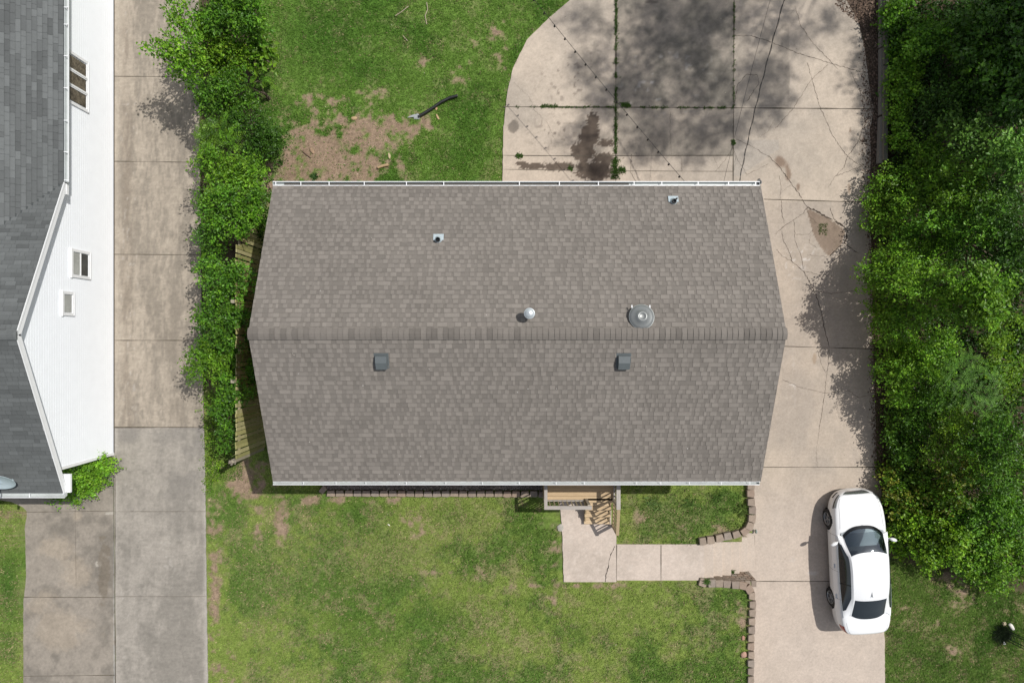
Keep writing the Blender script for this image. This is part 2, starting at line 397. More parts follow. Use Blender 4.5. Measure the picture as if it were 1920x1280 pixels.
def col_ldrive(X, Y, Z):
    PX, PY = pix(X, Y, Z)
    n1 = fbm(X * 1.3, Y * .4, 241, 5); n2 = fbm(X * 5, Y * .8, 247, 4); n3 = fbm(X * 9, Y * 9, 253, 3); n4 = fbm(X * 1.0, Y * 1.0, 257, 4)
    n7 = fbm(X * 16, Y * 5, 271, 3); n8 = fbm(X * 5, Y * 22, 273, 3)
    c = mixc(np.array([.345, .298, .242]), np.array([.235, .205, .168]), ss(.38, .62, n1 * .3 + n2 * .35 + n7 * .35)) * (.86 + .28 * n8)[..., None]
    c = mixc(c, np.array([.20, .165, .13]), .55 * blob(PX, PY, 238, PY, 11, 1) * ss(.3, .6, n2))
    c = mixc(c, np.array([.40, .35, .29]), .5 * blob(PX, PY, 218, PY, 7, 1))
    c = mixc(c, np.array([.205, .175, .14]), .45 * ss(500, 700, PY) * blob(PX, PY, 322, PY, 25, 1) * ss(.35, .6, n4))
    g = mixc(np.array([.345, .315, .275]), np.array([.250, .230, .200]), ss(.38, .62, n4 * .45 + n2 * .2 + n7 * .15 + n3 * .2)) * (.78 + .22 * n8)[..., None]
    g = mixc(g, np.array([.21, .195, .178]), .6 * ss(1010, 800, PY) * ss(.40, .6, n4))
    g = mixc(g, np.array([.42, .39, .35]), .5 * ss(.60, .75, n3) * blob(PX, PY, 312, 1040, 28, 60))
    g = mixc(g, np.array([.44, .41, .37]), .5 * blob(PX, PY, 387, PY, 5, 1) + .3 * blob(PX, PY, 217, PY, 4, 1)); g = mixc(g, np.array([.20, .185, .165]), .45 * np.maximum(blob(PX, PY, 320, 815, 40, 18), blob(PX, PY, 330, 905, 25, 20)) * (.4 + n3))
    c = mixc(c, g, (PY > 800).astype(float))
    c = mixc(c, np.array([.46, .43, .40]), .35 * ss(.72, .80, fbm(X * 14, Y * 5, 301, 3)) * blob(PX, PY, 242, PY, 18, 1))
    return c * (.93 + .14 * vn(X * 20, Y * 20, 260))[..., None]
def col_pad(X, Y, Z):
    PX, PY = pix(X, Y, Z)
    n1 = fbm(X * .9, Y * .9, 341, 5); n3 = fbm(X * 7, Y * 7, 353, 3)
    n5 = fbm(X * 3, Y * 3, 361, 4)
    c = mixc(np.array([.265, .235, .198]), np.array([.190, .170, .144]), ss(.4, .6, n1 * .6 + n5 * .4))
    l = np.maximum(np.maximum(blob(PX, PY, 105, 1030, 45, 28), blob(PX, PY, 135, 1075, 38, 40)), np.maximum(blob(PX, PY, 115, 1180, 70, 45), .8 * blob(PX, PY, 80, 1130, 40, 30))); l = np.maximum(l * (.6 + .8 * n5), .9 * blob(PX, PY, 145, 968, 14, 12))
    c = mixc(c, np.array([.375, .315, .245]), ss(.30, .85, l + (n1 - .5) * 1.0 + (n3 - .5) * .5) * .5)
    c = mixc(c, np.array([.42, .39, .34]), ss(.5, .62, blob(PX, PY, 185, 1057, 8, 8) + blob(PX, PY, 205, 962, 14, 4) * .8 + (n3 - .5) * .4) * .7)
    c = mixc(c, np.array([.155, .13, .10]), .7 * ss(.55, .8, blob(PX, PY, 195, 1070, 18, 90) + (n3 - .5) * .7))
    c = mixc(c, np.array([.42, .42, .40]), .55 * ss(211, 215, PX) * ss(.35, .6, n3 + .1))
    return c * (.9 + .2 * vn(X * 16, Y * 16, 360))[..., None]
def col_walk(X, Y, Z):
    n1 = fbm(X * .8, Y * .8, 441, 5); n3 = fbm(X * 9, Y * 9, 453, 3)
    c = mixc(np.array([.50, .425, .365]), np.array([.44, .375, .32]), ss(.35, .65, n1)); c = mixc(c, np.array([.56, .49, .43]), ss(.6, .75, n3) * .4)
    return c * (.95 + .1 * vn(X * 20, Y * 20, 460))[..., None]

z0 = lambda Y: np.zeros_like(Y)
patL = border([W(1085, -40), W(1068, 2), W(1032, 32), W(988, 75), W(962, 128), W(950, 180), W(944, 240), W(942, 342), W(942, 420)])
patR = border([W(1560, -60), W(1585, 0), W(1608, 38), W(1620, 90), W(1632, 180), W(1637, 205), W(1630, 245), W(1632, 300), W(1630, 345), W(1631, 420)])
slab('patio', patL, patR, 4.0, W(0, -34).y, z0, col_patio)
drvR = border([WD(1631, 400), WD(1633, 500), WD(1638, 652), WD(1643, 875), WD(1652, 920), WD(1658, 1200), WD(1659, 1330)])
for part_y0, part_y1, xl in ((-4.05, 3.998, lambda y: 6.82), (-13.0, -4.052, lambda y: 8.13)):
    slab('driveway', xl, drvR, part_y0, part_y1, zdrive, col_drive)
ldL = lambda y: -13.5 if y > -3.86 else float(np.interp(y, [W(0, 1300).y, W(0, 850).y], [W(218, 0).x, W(214, 0).x]))
ldR = border([W(372, -30), W(374, 160), W(377, 480), W(383, 800), W(385, 900), W(388, 1120), W(391, 1320)])
slab('neighbour_driveway', ldL, ldR, W(0, 1320).y, 12.6, z0, col_ldrive)
padL = border([W(45, 1320), W(45, 1130), W(50, 1080), W(48, 990), W(52, 958), W(44, 950), W(22, 940), W(-30, 932), W(-30, 900)])
padR = lambda y: ldL(y) - .03 if y < -3.86 else -13.5
slab('parking_pad', padL, padR, W(0, 1320).y, W(0, 915).y, z0, col_pad)
slab('parking_pad', lambda y: W(135, 0).x, lambda y: W(213, 0).x, W(0, 914.5).y, W(0, 862).y, z0, col_pad)
# front walk: landing in front of the porch and the path to the stairs
wl = border([W(1057, 1090), W(1054, 1000), W(1052, 968), W(1050, 952), W(1048, 930)])
wr = lambda y: W(1155.5, 0).x if y < W(0, 1000).y else float(np.interp(y, [W(0, 1000).y, W(0, 984).y, W(0, 930).y], [W(1154, 0).x, W(1146, 0).x, W(1146, 0).x]))
slab('walkway', wl, wr, W(0, 1090).y, W(0, 930).y, z0, col_walk)
slab('walkway', lambda y: W(1156.3, 0).x, lambda y: 6.47, -8.03, -6.82, z0, col_walk)
# concrete steps down to the driveway
mb = MB(); xe = [6.47]
for k in range(1, 7):
    px = [1337, 1353.5, 1370, 1385.5, 1401, 1413.5][k - 1]; z = -k / 6.2; xe.append((px - 960) * (H - z) / F)
for k in range(6):
    z = .03 - (k + 1) / 6.2 if k < 6 else -1
    mb.box((xe[k] - (.0 if k else .0), -8.03 - .004 * k, z - .5), (xe[k + 1] + .012, -6.82 + .003 * k, z), (.47, .40, .34), bev=.008)
mb.build('steps', M_conc)['kind'] = 'structure'

# joints and cracks: narrow dirt-filled gaps
rng = np.random.default_rng(5)
def ribbon(mb, pts, w, jit=0.0, zf=None, seed=0, taper=False):
    rr = random.Random(seed); P = []
    for i in range(len(pts) - 1):
        a, b = pts[i], pts[i + 1]; L = (b - a).length; n = max(1, int(L / (.055 if jit else .5)))
        for k in range(n):
            t = k / n; p = a.lerp(b, t); nrm = Vector((-(b - a).y, (b - a).x, 0)).normalized()
            P.append(p + nrm * rr.uniform(-jit, jit) * (0 if (k == 0) else 1))
    P.append(pts[-1]); v = []; f = []
    for i, p in enumerate(P):
        d = P[min(i + 1, len(P) - 1)] - P[max(i - 1, 0)]; n = Vector((-d.y, d.x, 0)).normalized()
        ww = w * rr.uniform(.35, 1.6) / 2 * (max(.25, 1 - i / len(P)) if taper else 1)
        z = (float(zf(p.y)) if zf else 0) + .034
        v += [(p.x + n.x * ww, p.y + n.y * ww, z), (p.x - n.x * ww, p.y - n.y * ww, z)]
        if i: f.append((2 * i - 2, 2 * i - 1, 2 * i + 1, 2 * i))
    mb.add(v, f, (1, 1, 1))
def lines(name, specs, mat_, wf, zf=None, px=True, jit=0.0, seed=0, taper=False):
    mb = MB()
    for i, (w_, pl) in enumerate(specs):
        pts = [wf(*p) for p in pl]; ribbon(mb, pts, w_, jit, zf, seed + i, taper)
    o = mb.build(name, mat_, colored=False); o['kind'] = 'structure'; return o
lines('expansion_joints', [(.035, [(944, 201), (1372, 203), (1636, 205)]), (.04, [(1155, -30), (1154, 340)]), (.03, [(1376, -30), (1374, 345)]),
      (.022, [(944, 292), (1090, 293), (1374, 292)]), (.014, [(944, 318), (1160, 321), (1374, 322)])], M_joint, W)
lines('expansion_joints', [(.03, [(1432, 374), (1631, 380)]), (.022, [(1470, 649), (1640, 654)]), (.022, [(1420, 875), (1644, 875)]), (.022, [(1412, 1088.5), (1658, 1088.5)]),
      (.05, [(1413.5, 1003), (1412.5, 1066)])], M_joint, WD, zdrive)
lines('expansion_joints', [(.022, [(208, 144), (374, 145)]), (.022, [(208, 303), (376, 305)]), (.024, [(210, 477), (379, 478)]), (.024, [(211, 638), (380, 638)]), (.035, [(213, 800.5), (384, 800.5)]),
      (.012, [(216, 958), (386, 958)]), (.010, [(217, 1117), (388, 1117)]), (.02, [(216.5, 860), (218, 1290)]), (.022, [(46, 1118), (216, 1118.5)]), (.016, [(50, 959), (216, 957)]), (.018, [(46, 1266), (216, 1264)]), (.008, [(142, 945), (144, 1100)]),
      (.03, [(1155.9, 1021), (1155.9, 1089)]), (.022, [(1239, 1021), (1239, 1088)])], M_joint, W)
CR1 = [(.022, [(1375, 68), (1405, 68), (1440, 78), (1490, 99), (1550, 118), (1600, 132), (1632, 140)]), (.016, [(1490, 12), (1500, 48), (1520, 78), (1550, 110), (1570, 130)]),
       (.018, [(1512, 118), (1522, 150), (1536, 200), (1558, 250), (1574, 275), (1588, 294)]), (.02, [(1588, 294), (1610, 264), (1622, 215)]), (.018, [(1588, 294), (1582, 315), (1566, 330)]), (.016, [(1588, 294), (1605, 306), (1616, 312), (1566, 331)]),
       (.012, [(1566, 330), (1552, 352)]), (.016, [(1552, 122), (1520, 150), (1486, 205), (1450, 245)]), (.012, [(1594, 135), (1615, 180), (1620, 204)]),
       (.03, [(1440, 292), (1462, 315), (1480, 340), (1503, 372)]), (.012, [(1380, 262), (1410, 275), (1442, 296)]), (.010, [(1256, 208), (1256, 250), (1259, 290)]), (.016, [(1184, 290), (1181, 322), (1192, 340)]),
       (.012, [(1278, 296), (1278, 322)]), (.012, [(1374, 275), (1360, 300), (1340, 322)]), (.012, [(1374, 275), (1382, 300), (1400, 328), (1440, 308)]), (.008, [(1336, 293), (1348, 318)]), (.01, [(1374, 275), (1378, 300), (1376, 320)]),
       (.020, [(1376, 200), (1382, 160), (1400, 140), (1420, 142), (1422, 158), (1400, 190)]), (.009, [(1461, 330), (1464, 350), (1461, 376)]), (.008, [(1484, 345), (1464, 362)]), (.006, [(1420, 260), (1440, 246), (1452, 225)]),
       (.007, [(962, 155), (990, 180), (1000, 200)]), (.007, [(1000, 205), (1025, 230), (1040, 262)])]
lines('cracks', [(w_ * .62, p_) for w_, p_ in CR1], M_crack, W, jit=.018, seed=3)
CR2 = [(.06, [(1513, 389), (1530, 396), (1550, 408), (1560, 412)]), (.07, [(1566, 415), (1582, 426), (1587, 431)]), (.03, [(1556, 390), (1562, 410), (1566, 414)]), (.05, [(1588, 432), (1586, 448), (1582, 456)]), (.03, [(1582, 456), (1596, 466), (1610, 476)]),
       (.05, [(1576, 460), (1566, 470), (1556, 480)]), (.018, [(1576, 460), (1574, 478), (1564, 488), (1559, 490)]), (.035, [(1503, 374), (1512, 388)]), (.012, [(1512, 390), (1516, 405), (1530, 418)]),
       (.016, [(1512, 390), (1504, 402), (1488, 412), (1470, 424), (1452, 440)]), (.014, [(1465, 376), (1465, 398), (1470, 420)]), (.014, [(1465, 432), (1468, 452), (1478, 470), (1484, 490)]), (.014, [(1488, 412), (1490, 450), (1500, 475), (1505, 505)]),
       (.014, [(1455, 468), (1465, 480), (1484, 490)]), (.022, [(1484, 490), (1505, 508), (1518, 530), (1529, 552)]), (.03, [(1529, 552), (1540, 588), (1546, 620), (1554, 650)]), (.012, [(1505, 508), (1530, 514), (1560, 518)]),
       (.012, [(1530, 546), (1555, 550), (1590, 548), (1606, 542)]), (.014, [(1554, 655), (1552, 680), (1546, 735), (1540, 775), (1536, 800)]), (.009, [(1532, 657), (1540, 685), (1548, 700)]), (.012, [(1466, 711), (1500, 726), (1546, 736), (1590, 732), (1610, 745), (1632, 740)]),
       (.010, [(1492, 440), (1515, 440), (1524, 430)]), (.009, [(1512, 478), (1550, 482)]), (.008, [(1580, 1100), (1588, 1150), (1590, 1180)]), (.006, [(1536, 800), (1530, 840), (1532, 875)]), (.009, [(1519, 440), (1516, 455), (1530, 465)])]
lines('cracks', [(w_ * .72, p_) for w_, p_ in CR2], M_crack, WD, zdrive, jit=.018, seed=40)
lines('cracks', [(.020, [(1153, 1023), (1145, 1038), (1142, 1048), (1141, 1060), (1136, 1075), (1135, 1089)])], M_dark, W, jit=.014, seed=90)

# ------------------------------------------------------------------ shingled roof planes
def shingles(O, U, S, Nn, ulim, slen, expo, wr, tooth, base, var, band, thick=(.006, .014), seed=1, gap=0.0, stain=.0):
    """O eave origin, U along the eave, S up the slope; ulim(s)->(u0,u1)."""
    rg = np.random.default_rng(seed); V = []; C = []; Fc = []; n = 0
    O, U, S, Nn = [np.array(a, float) for a in (O, U, S, Nn)]
    K = int(math.ceil(slen / expo))
    for k in range(K):
        s0 = k * expo; s1 = min(s0 + expo, slen)
        u0, u1 = ulim(s0 + expo / 2)
        if u1 - u0 < .02: continue
        u = u0 - rg.uniform(0, wr[1]) ; cuts = []
        on = rg.random() < .5; tone = rg.normal()
        while u < u1:
            wd = rg.uniform(*wr); a = max(u, u0); b = min(u + wd, u1)
            if b - a > .004:
                if rg.random() < .55: tone = rg.normal()
                cuts.append((a, b, on, tone))
            on = (not on) if rg.random() < .86 else on; u += wd
        for a, b, on, tone in cuts:
            raised = on and tooth
            h = thick[1] if raised else thick[0]; a2 = a + gap; h2 = .001 + (h * .35 if raised else 0.0)
            sm = s0 + (s1 - s0) * .74; hm = h * .45 + h2 * .55
            P = [(a2, s0, 0), (b, s0, 0), (b, s0, h), (a2, s0, h), (b, sm, hm), (a2, sm, hm), (b, s1, h2), (a2, s1, h2)]
            for (uu, s_, nn) in P: V.append(O + U * uu + S * s_ + Nn * nn)
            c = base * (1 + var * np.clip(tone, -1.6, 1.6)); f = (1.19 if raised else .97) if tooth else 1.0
            lo = c * f; md = c * f * (.97 if raised else .99); hi = c * f * (band[0] if raised else band[1])  # upslope band: dark printed granules plus the course shadow line put into colour
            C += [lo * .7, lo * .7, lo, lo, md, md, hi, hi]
            Fc += [(n, n + 1, n + 2, n + 3), (n + 3, n + 2, n + 4, n + 5), (n + 5, n + 4, n + 6, n + 7)]
            n += 8
            # side walls of the tooth
            if raised:
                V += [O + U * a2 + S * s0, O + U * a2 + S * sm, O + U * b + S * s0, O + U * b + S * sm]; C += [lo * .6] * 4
                Fc += [(n, n - 5, n - 3, n + 1), (n + 2, n + 3, n - 4, n - 6)]; n += 4
    return np.array(V), np.array(Fc, dtype=np.int64), np.array(C)

def ridge_caps(y, z, x0, x1, pitch, base, var, seed, wside=.155, step=.145):
    rg = random.Random(seed); mb = MB(); x = x0; s = pitch; tone = 0
    while x < x1:
        b = min(x + step * rg.uniform(.93, 1.07), x1); r_ = rg.random()
        tone = rg.uniform(-1.5, -.9) if r_ < .30 else (rg.uniform(.25, .75) if r_ < .5 else rg.uniform(-.25, .2))
        c = tuple(base[i] * (1 + var * tone) for i in range(3)); h = .030
        v = []
        for xx, hh in ((x - .006, h), (b + .02, h - .020)):
            v += [(xx, y - wside, z - wside * s * .62 + hh * .6), (xx, y - wside * .5, z - wside * .26 * s + hh * .8), (xx, y, z + hh - .006), (xx, y + wside * .5, z - wside * .26 * s + hh * .8), (xx, y + wside, z - wside * s * .62 + hh * .6)]
            v += [(xx, y + wside, z - wside * s - .005), (xx, y - wside, z - wside * s - .005)]
        mb.add(v, [(0, 7, 8, 1), (1, 8, 9, 2), (2, 9, 10, 3), (3, 10, 11, 4), (4, 11, 12, 5), (6, 13, 7, 0), (6, 0, 1, 2), (6, 2, 3, 5), (3, 4, 5), (7, 13, 12, 10), (7, 10, 9, 8)], c)
        x = b
    return mb

def prism_roof(mb, x0, x1, ya, za, yr, zr, yb, zb, t, c):
    v = []
    for x in (x0, x1): v += [(x, ya, za), (x, yr, zr), (x, yb, zb), (x, yb, zb - t), (x, yr, zr - t), (x, ya, za - t)]
    mb.add(v, [(0, 1, 7, 6), (1, 2, 8, 7), (2, 3, 9, 8), (3, 4, 10, 9), (4, 5, 11, 10), (5, 0, 6, 11), (5, 4, 1, 0), (4, 3, 2, 1), (6, 7, 10, 11), (7, 8, 9, 10)], c)

# ------------------------------------------------------------------ main house
RX0, RX1 = -6.88, 7.16; YR = .20; YN = 4.47; YS = -4.02; ZE = 3.35; ZR = 5.20
pN = (ZR - ZE) / (YN - YR); pS = (ZR - ZE) / (YR - YS)
house = thing('house', 'low house under a big brown-grey shingled gable roof, between the hedge and the right driveway', 'house', (.14, .2, 0))
mb = MB()
v = [(RX0 + .35, YS + .38, -.3), (RX1 - .35, YS + .38, -1.3), (RX1 - .35, YN - .38, -.6), (RX0 + .35, YN - .38, -.3)]
za = ZE - .12; yA, yB = YS + .38, YN - .38; xa, xb = RX0 + .35, RX1 - .35; zg = ZR - .14 - 0.02
vv = [(xa, yA, -1.4), (xb, yA, -1.4), (xb, yB, -1.4), (xa, yB, -1.4), (xa, yA, za), (xb, yA, za), (xb, yB, za), (xa, yB, za), (xa, YR, zg - .02), (xb, YR, zg - .02)]
mb.add(vv, [(0, 1, 5, 4), (2, 3, 7, 6), (1, 2, 6, 9, 5), (3, 0, 4, 8, 7)])
mb.build('wall', M_brick, house, colored=False)
mb = MB(); prism_roof(mb, RX0 + .004, RX1 - .004, YS + .004, ZE - .008, YR, ZR - .008, YN - .004, ZE - .008, .10, (.13, .118, .11))
roof = mb.build('roof', M_shingle, house)
base = np.array([.184, .166, .148])
parts = []
for (O, S, N, y1, sd) in (((RX0, YS, ZE), (0, 1, pS), (0, -pS, 1), YS, 2), ((RX0, YN, ZE), (0, -1, pN), (0, pN, 1), YN, 7)):
    S = Vector(S); L = S.length * abs(y1 - YR); S.normalize(); N = Vector(N).normalized()
    parts.append(shingles(O, (1, 0, 0), S, N, lambda s: (0, RX1 - RX0), L, .1355, (.060, .180), True, base * (.95 if sd == 7 else 1.0), .052, ((.50, .82) if sd == 7 else (.62, .80)), ((.006, .016) if sd == 7 else (.006, .015)), seed=sd))
V = np.vstack([p[0] for p in parts]); Fc = np.vstack([parts[0][1], parts[1][1] + len(parts[0][0])]); C = np.vstack([p[2] for p in parts])
# slow colour drift over the roof (granule batches), as on the real one
C = C * (1 + .07 * (fbm(V[:, 0] * .7, V[:, 1] * 1.2, 71, 3) - .5) * 2)[:, None]
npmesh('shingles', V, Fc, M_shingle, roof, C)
ridge_caps(YR, ZR + .004, RX0 - .01, RX1 + .01, pS, base * .90, .15, 4).build('ridge_cap', M_shingle, roof)
# white drip edge under the rakes
mb = MB()
for x in (RX0 + .010, RX1 - .035):
    for ya_, yb_ in ((YS, YR), (YN, YR)):
        mb = MB(); mb.bar((x + .012, ya_, ZE - .10), (x + .012, yb_, ZR - .10), .022, .17); mb.build('rake_board', M_white, house, colored=False)

def gutter(xa, xb, yin, sgn, z, straps, root, name='gutter', axis_='x', strapw=.022, k_=1.0):
    """open K-style gutter; sgn = direction away from the roof"""
    prof = [(0, .0), (0, -.10), (.012, -.115), (.085, -.115), (.120, -.055), (.128, .0), (.120, .004), (.116, -.002), (.112, -.052), (.080, -.104), (.012, -.104), (.008, -.002)]; prof = [(a_ * k_, b_) for a_, b_ in prof]
    mb = MB(); v = []; n = len(prof)
    for xx in (xa, xb):
        for o_, h in prof: v.append((xx, yin + sgn * o_, z + h))
    f = [(k, (k + 1) % n, n + (k + 1) % n, n + k) for k in range(n)]
    for e, xx, d in ((0, xa, 1), (1, xb, -1)):
        b = len(v); v += [(xx, yin, z), (xx, yin + sgn * .128 * k_, z), (xx, yin + sgn * .085 * k_, z - .115), (xx, yin, z - .115), (xx + d * .006, yin, z), (xx + d * .006, yin + sgn * .128 * k_, z), (xx + d * .006, yin + sgn * .085 * k_, z - .115), (xx + d * .006, yin, z - .115)]
        f += [(b, b + 1, b + 2, b + 3), (b + 4, b + 5, b + 6, b + 7), (b, b + 1, b + 5, b + 4)]
    mb.add(v, f)
    # bead of the front lip and rear flange, the bright lines seen from above
    if axis_ == 'y':
        mb.v = [(p[1], p[0], p[2]) for p in mb.v]
    g = mb.build(name, M_gutter, root, colored=False)
    e0, e1 = sorted((yin + sgn * (.128 * k_ - .010), yin + sgn * (.128 * k_ + .008))); ml = MB(); ml.box((xa, e0, z - .012), (xb, e1, z + .008))
    if axis_ == 'y': ml.v = [(p[1], p[0], p[2]) for p in ml.v]
    ml.build('gutter_lip', M_white, g, colored=False)
    for s in straps:
        ms = MB(); ms.box((s - strapw / 2, min(yin, yin + sgn * .124 * k_), z + .001), (s + strapw / 2, max(yin, yin + sgn * .124 * k_), z + .012))
        if axis_ == 'y': ms.v = [(p[1], p[0], p[2]) for p in ms.v]
        ms.build('hanger_strap', M_white, g, colored=False)
    return g
px2x = lambda px, z: (px - 960) * (H - z) / F
gb = gutter(RX0 - .01, RX1 - .02, YN + .02, 1, ZE - .01, [px2x(p, 3.35) for p in (517, 564, 617, 683, 762, 832, 974, 1049, 1122, 1189, 1241, 1309, 1366, 1417)], house, k_=.85)
gb['label'] = 'rear gutter with a pale worn stretch'
mb = MB(); mb.box((RX0, YN + .004, ZE - .005), (RX1 - .03, YN + .024, ZE + .008)); mb.build('drip_edge', M_white, house, colored=False)
mb = MB(); mb.box((RX0, YS - .018, ZE - .005), (RX1 - .03, YS - .006, ZE + .004)); mb.build('drip_edge', M_white, house, colored=False)
gutter(RX0 + .0, RX1 - .03, YS - .02, -1, ZE - .01, [px2x(p, 3.35) for p in (569, 630, 686, 762, 836, 905, 974, 1043, 1096, 1194, 1239, 1293, 1353, 1406)], house, k_=.62, strapw=.014)
# dirt lying in the rear gutter
mb = MB(); mb.box((RX0 + .3, YN + .04, ZE - .095), (px2x(1180, 3.35), YN + .10, ZE - .083), (.09, .085, .075)); mb.build('leaf_debris', M_gravel, gb)
mb = MB(); mb.tube([W(1422, 343.5, 3.10), W(1423, 341, 3.0) + Vector((0, .05, 0)), W(1424, 343, 2.6), Vector((6.95, 4.45, 2.2)), Vector((6.95, 4.22, 1.9)), Vector((6.95, 4.22, .12)), Vector((6.98, 4.6, .08))], .045, 10, (.03, .03, .032))
mb.build('downspout', M_vc, house)
mb = MB(); mb.lathe([(.045, 0), (.075, .0), (.075, .06), (.05, .06)], 16, Matrix.Translation(W(1422.5, 342.5, 3.22))); mb.build('downspout_collar', M_black, house, colored=False)

def roofz(y): return ZR - (pN * (y - YR) if y > YR else pS * (YR - y))
def roof_at(px, py, dz=0.0):
    z = 4.5
    for _ in range(12): y = (640 - py) * (H - z) / F; z = roofz(y) + dz
    return W(px, py, z)
# pipe vents with lead flashing
for px, py, lab, r_, hh in ((822, 449, 'vent pipe left of the middle of the rear slope', .052, .22), (1262.5, 377.5, 'vent pipe near the rear right corner, with a small black cap beside it', .058, .17)):
    p = roof_at(px, py - 3, .02); tilt = Matrix.Translation(p) @ Matrix.Rotation(-math.atan(pN), 4, 'X')
    mb = MB(); mb.box((-.145, -.08, .004), (.145, .12, .016), M=tilt, bev=.004)
    fl = mb.build('pipe_vent', M_lead, house, colored=False); fl['label'] = lab
    q = p + Vector((0, -.06, -.02)); mb = MB()
    mb.lathe([(.125, -.03), (.115, .03), (.085, .07), (r_ + .012, .10), (r_ + .012, .13)], 24, Matrix.Translation(q)); mb.build('flashing_collar', M_lead, fl, colored=False, smooth=True)
    mb = MB(); mb.lathe([(r_, -.1), (r_, hh), (r_ * .86, hh), (r_ * .86, -.05), (0.0, -.04)], 24, Matrix.Translation(q)); mb.build('pipe', M_black, fl, colored=False, smooth=False)
    if px > 1000:
        mb = MB(); mb.lathe([(.026, 0), (.026, .07), (0, .075)], 12, Matrix.Translation(p + Vector((.085, .02, .02)))); mb.build('cap', M_black, fl, colored=False)
# galvanised flue with round cap
p = roof_at(992, 590, .0); mb = MB(); mb.lathe([(.07, -.1), (.07, .34)], 24, Matrix.Translation(p)); fl = mb.build('flue_pipe', M_galv, house, colored=False, smooth=True)
p2 = p + Vector((0, 0.02, .36)); mb = MB(); mb.lathe([(.075, -.02), (.125, -.03), (.145, .0), (.145, .05), (.135, .065), (.115, .06), (.11, .085), (.05, .105), (0, .112)], 32, Matrix.Translation(p2)); mb.build('flue_cap', M_galv, fl, colored=False, smooth=True)
mb = MB(); mb.lathe([(.15, -.02), (.11, .05), (.075, .08)], 24, Matrix.Translation(p)); mb.build('flashing_collar', M_lead, fl, colored=False)
# big round exhaust dome
p = roof_at(1203, 594, .10); M = Matrix.Translation(p) @ Matrix.Rotation(-math.atan(pN) * .35, 4, 'X')
mb = MB(); mb.lathe([(.20, -.15), (.20, .02)], 24, M); dv = mb.build('round_vent', M_grey, house, colored=False); dv['label'] = 'big round grey exhaust vent just behind the ridge'
mb = MB(); mb.lathe([(.30, -.005), (.327, .0), (.322, .018), (.25, .045), (.19, .060), (.165, .085), (.12, .125), (.095, .128), (.075, .112), (.03, .108), (0, .108)], 48, M)
M_dome = mat('dome_metal', (.205, .215, .212), 0.34, metal=0.30, noise=(7, .10)); mb.build('dome', M_dome, dv, colored=False, smooth=True)
mb = MB(); mb.lathe([(.322, -.008), (.334, .0), (.332, .012), (.322, .012)], 48, M); mb.build('rim', mat('rim_metal', (.42, .45, .45), .4, metal=.3), dv, colored=False, smooth=True)
for a in (-.25, .22):
    mb = MB(); mb.box((a - .012, .235, .0), (a + .012, .31, .03), M=M); mb.build('bracket', M_white, dv, colored=False)
# square box vents on the front slope
for px, lab in ((716, 'left square box vent on the front slope'), (1169, 'right square box vent on the front slope')):
    p = roof_at(px, 677, .0); M = Matrix.Translation(p) @ Matrix.Rotation(math.atan(pS), 4, 'X')
    mb = MB(); mb.box((-.20, -.20, .004), (.19, .24, .014), M=M); bv = mb.build('box_vent', M_grey, house, colored=False); bv['label'] = lab
    mb = MB(); v = []
    sec = [(-.19, .03), (-.185, .135), (0.02, .165), (.185, .105), (.19, .02)]
    for xx in (-.152, .152): v += [tuple(M @ Vector((xx * (1 if i not in (1, 2) else .97), y_, z_))) for i, (y_, z_) in enumerate(sec)]
    mb.add(v, [(0, 5, 6, 1), (1, 6, 7, 2), (2, 7, 8, 3), (3, 8, 9, 4), (0, 1, 2, 3, 4), (5, 9, 8, 7, 6)]); mb.build('hood', M_grey, bv, colored=False)
# front door on the porch side (under the eave)
dr = MB(); dr.box((1.55, yA - .05, .75), (2.45, yA - .003, 2.78)); d_ = dr.build('door', M_white, house, colored=False)
dr = MB(); dr.tube([(2.37, yA - .055, 1.7), (2.37, yA - .11, 1.7)], .03, 10); dr.build('handle', M_galv, d_, colored=False)

# ------------------------------------------------------------------ neighbour's white house
NXW = -13.42; NXR = -13.10; NYR = .17; NZR = 5.0; NZE = 3.07; NYS = -4.42; NYN = 4.62; pn = .42; pnN = (NZR - NZE) / (NYN - NYR)
nh = thing('neighbour_house', 'white lap-sided house with a dark grey shingle roof, at the left edge beyond its driveway', 'house', (-16, 2, 0))
mb = MB(); yc0, yc1 = -3.78, 13.0; hlap = .105; zt = 0.02
def gab(z):                        # y range of the gable wall at height z
    if z < 2.86: return yc0, yc1
    t = (NZR - .20 - z) / pn
    return max(yc0, NYR - t), NYR + t
z = zt
while z < NZR - .25:
    z1 = z + hlap; a, b = gab(z + .01); c_, d_ = gab(min(z1, NZR - .26))
    if b - a > .1 and d_ - c_ > .02:
        if z < 2.86: c_, d_ = a, b
        zm = z + (z1 - z) * .74; am, bm = a + (c_ - a) * .74, b + (d_ - b) * .74
        mb.add([(NXW + .014, a, z), (NXW + .014, b, z), (NXW + .010, bm, zm), (NXW + .010, am, zm), (NXW + .002, d_, z1), (NXW + .002, c_, z1), (NXW, a, z), (NXW, b, z)], [(0, 1, 2, 3), (3, 2, 4, 5), (6, 7, 1, 0)])
    z = z1
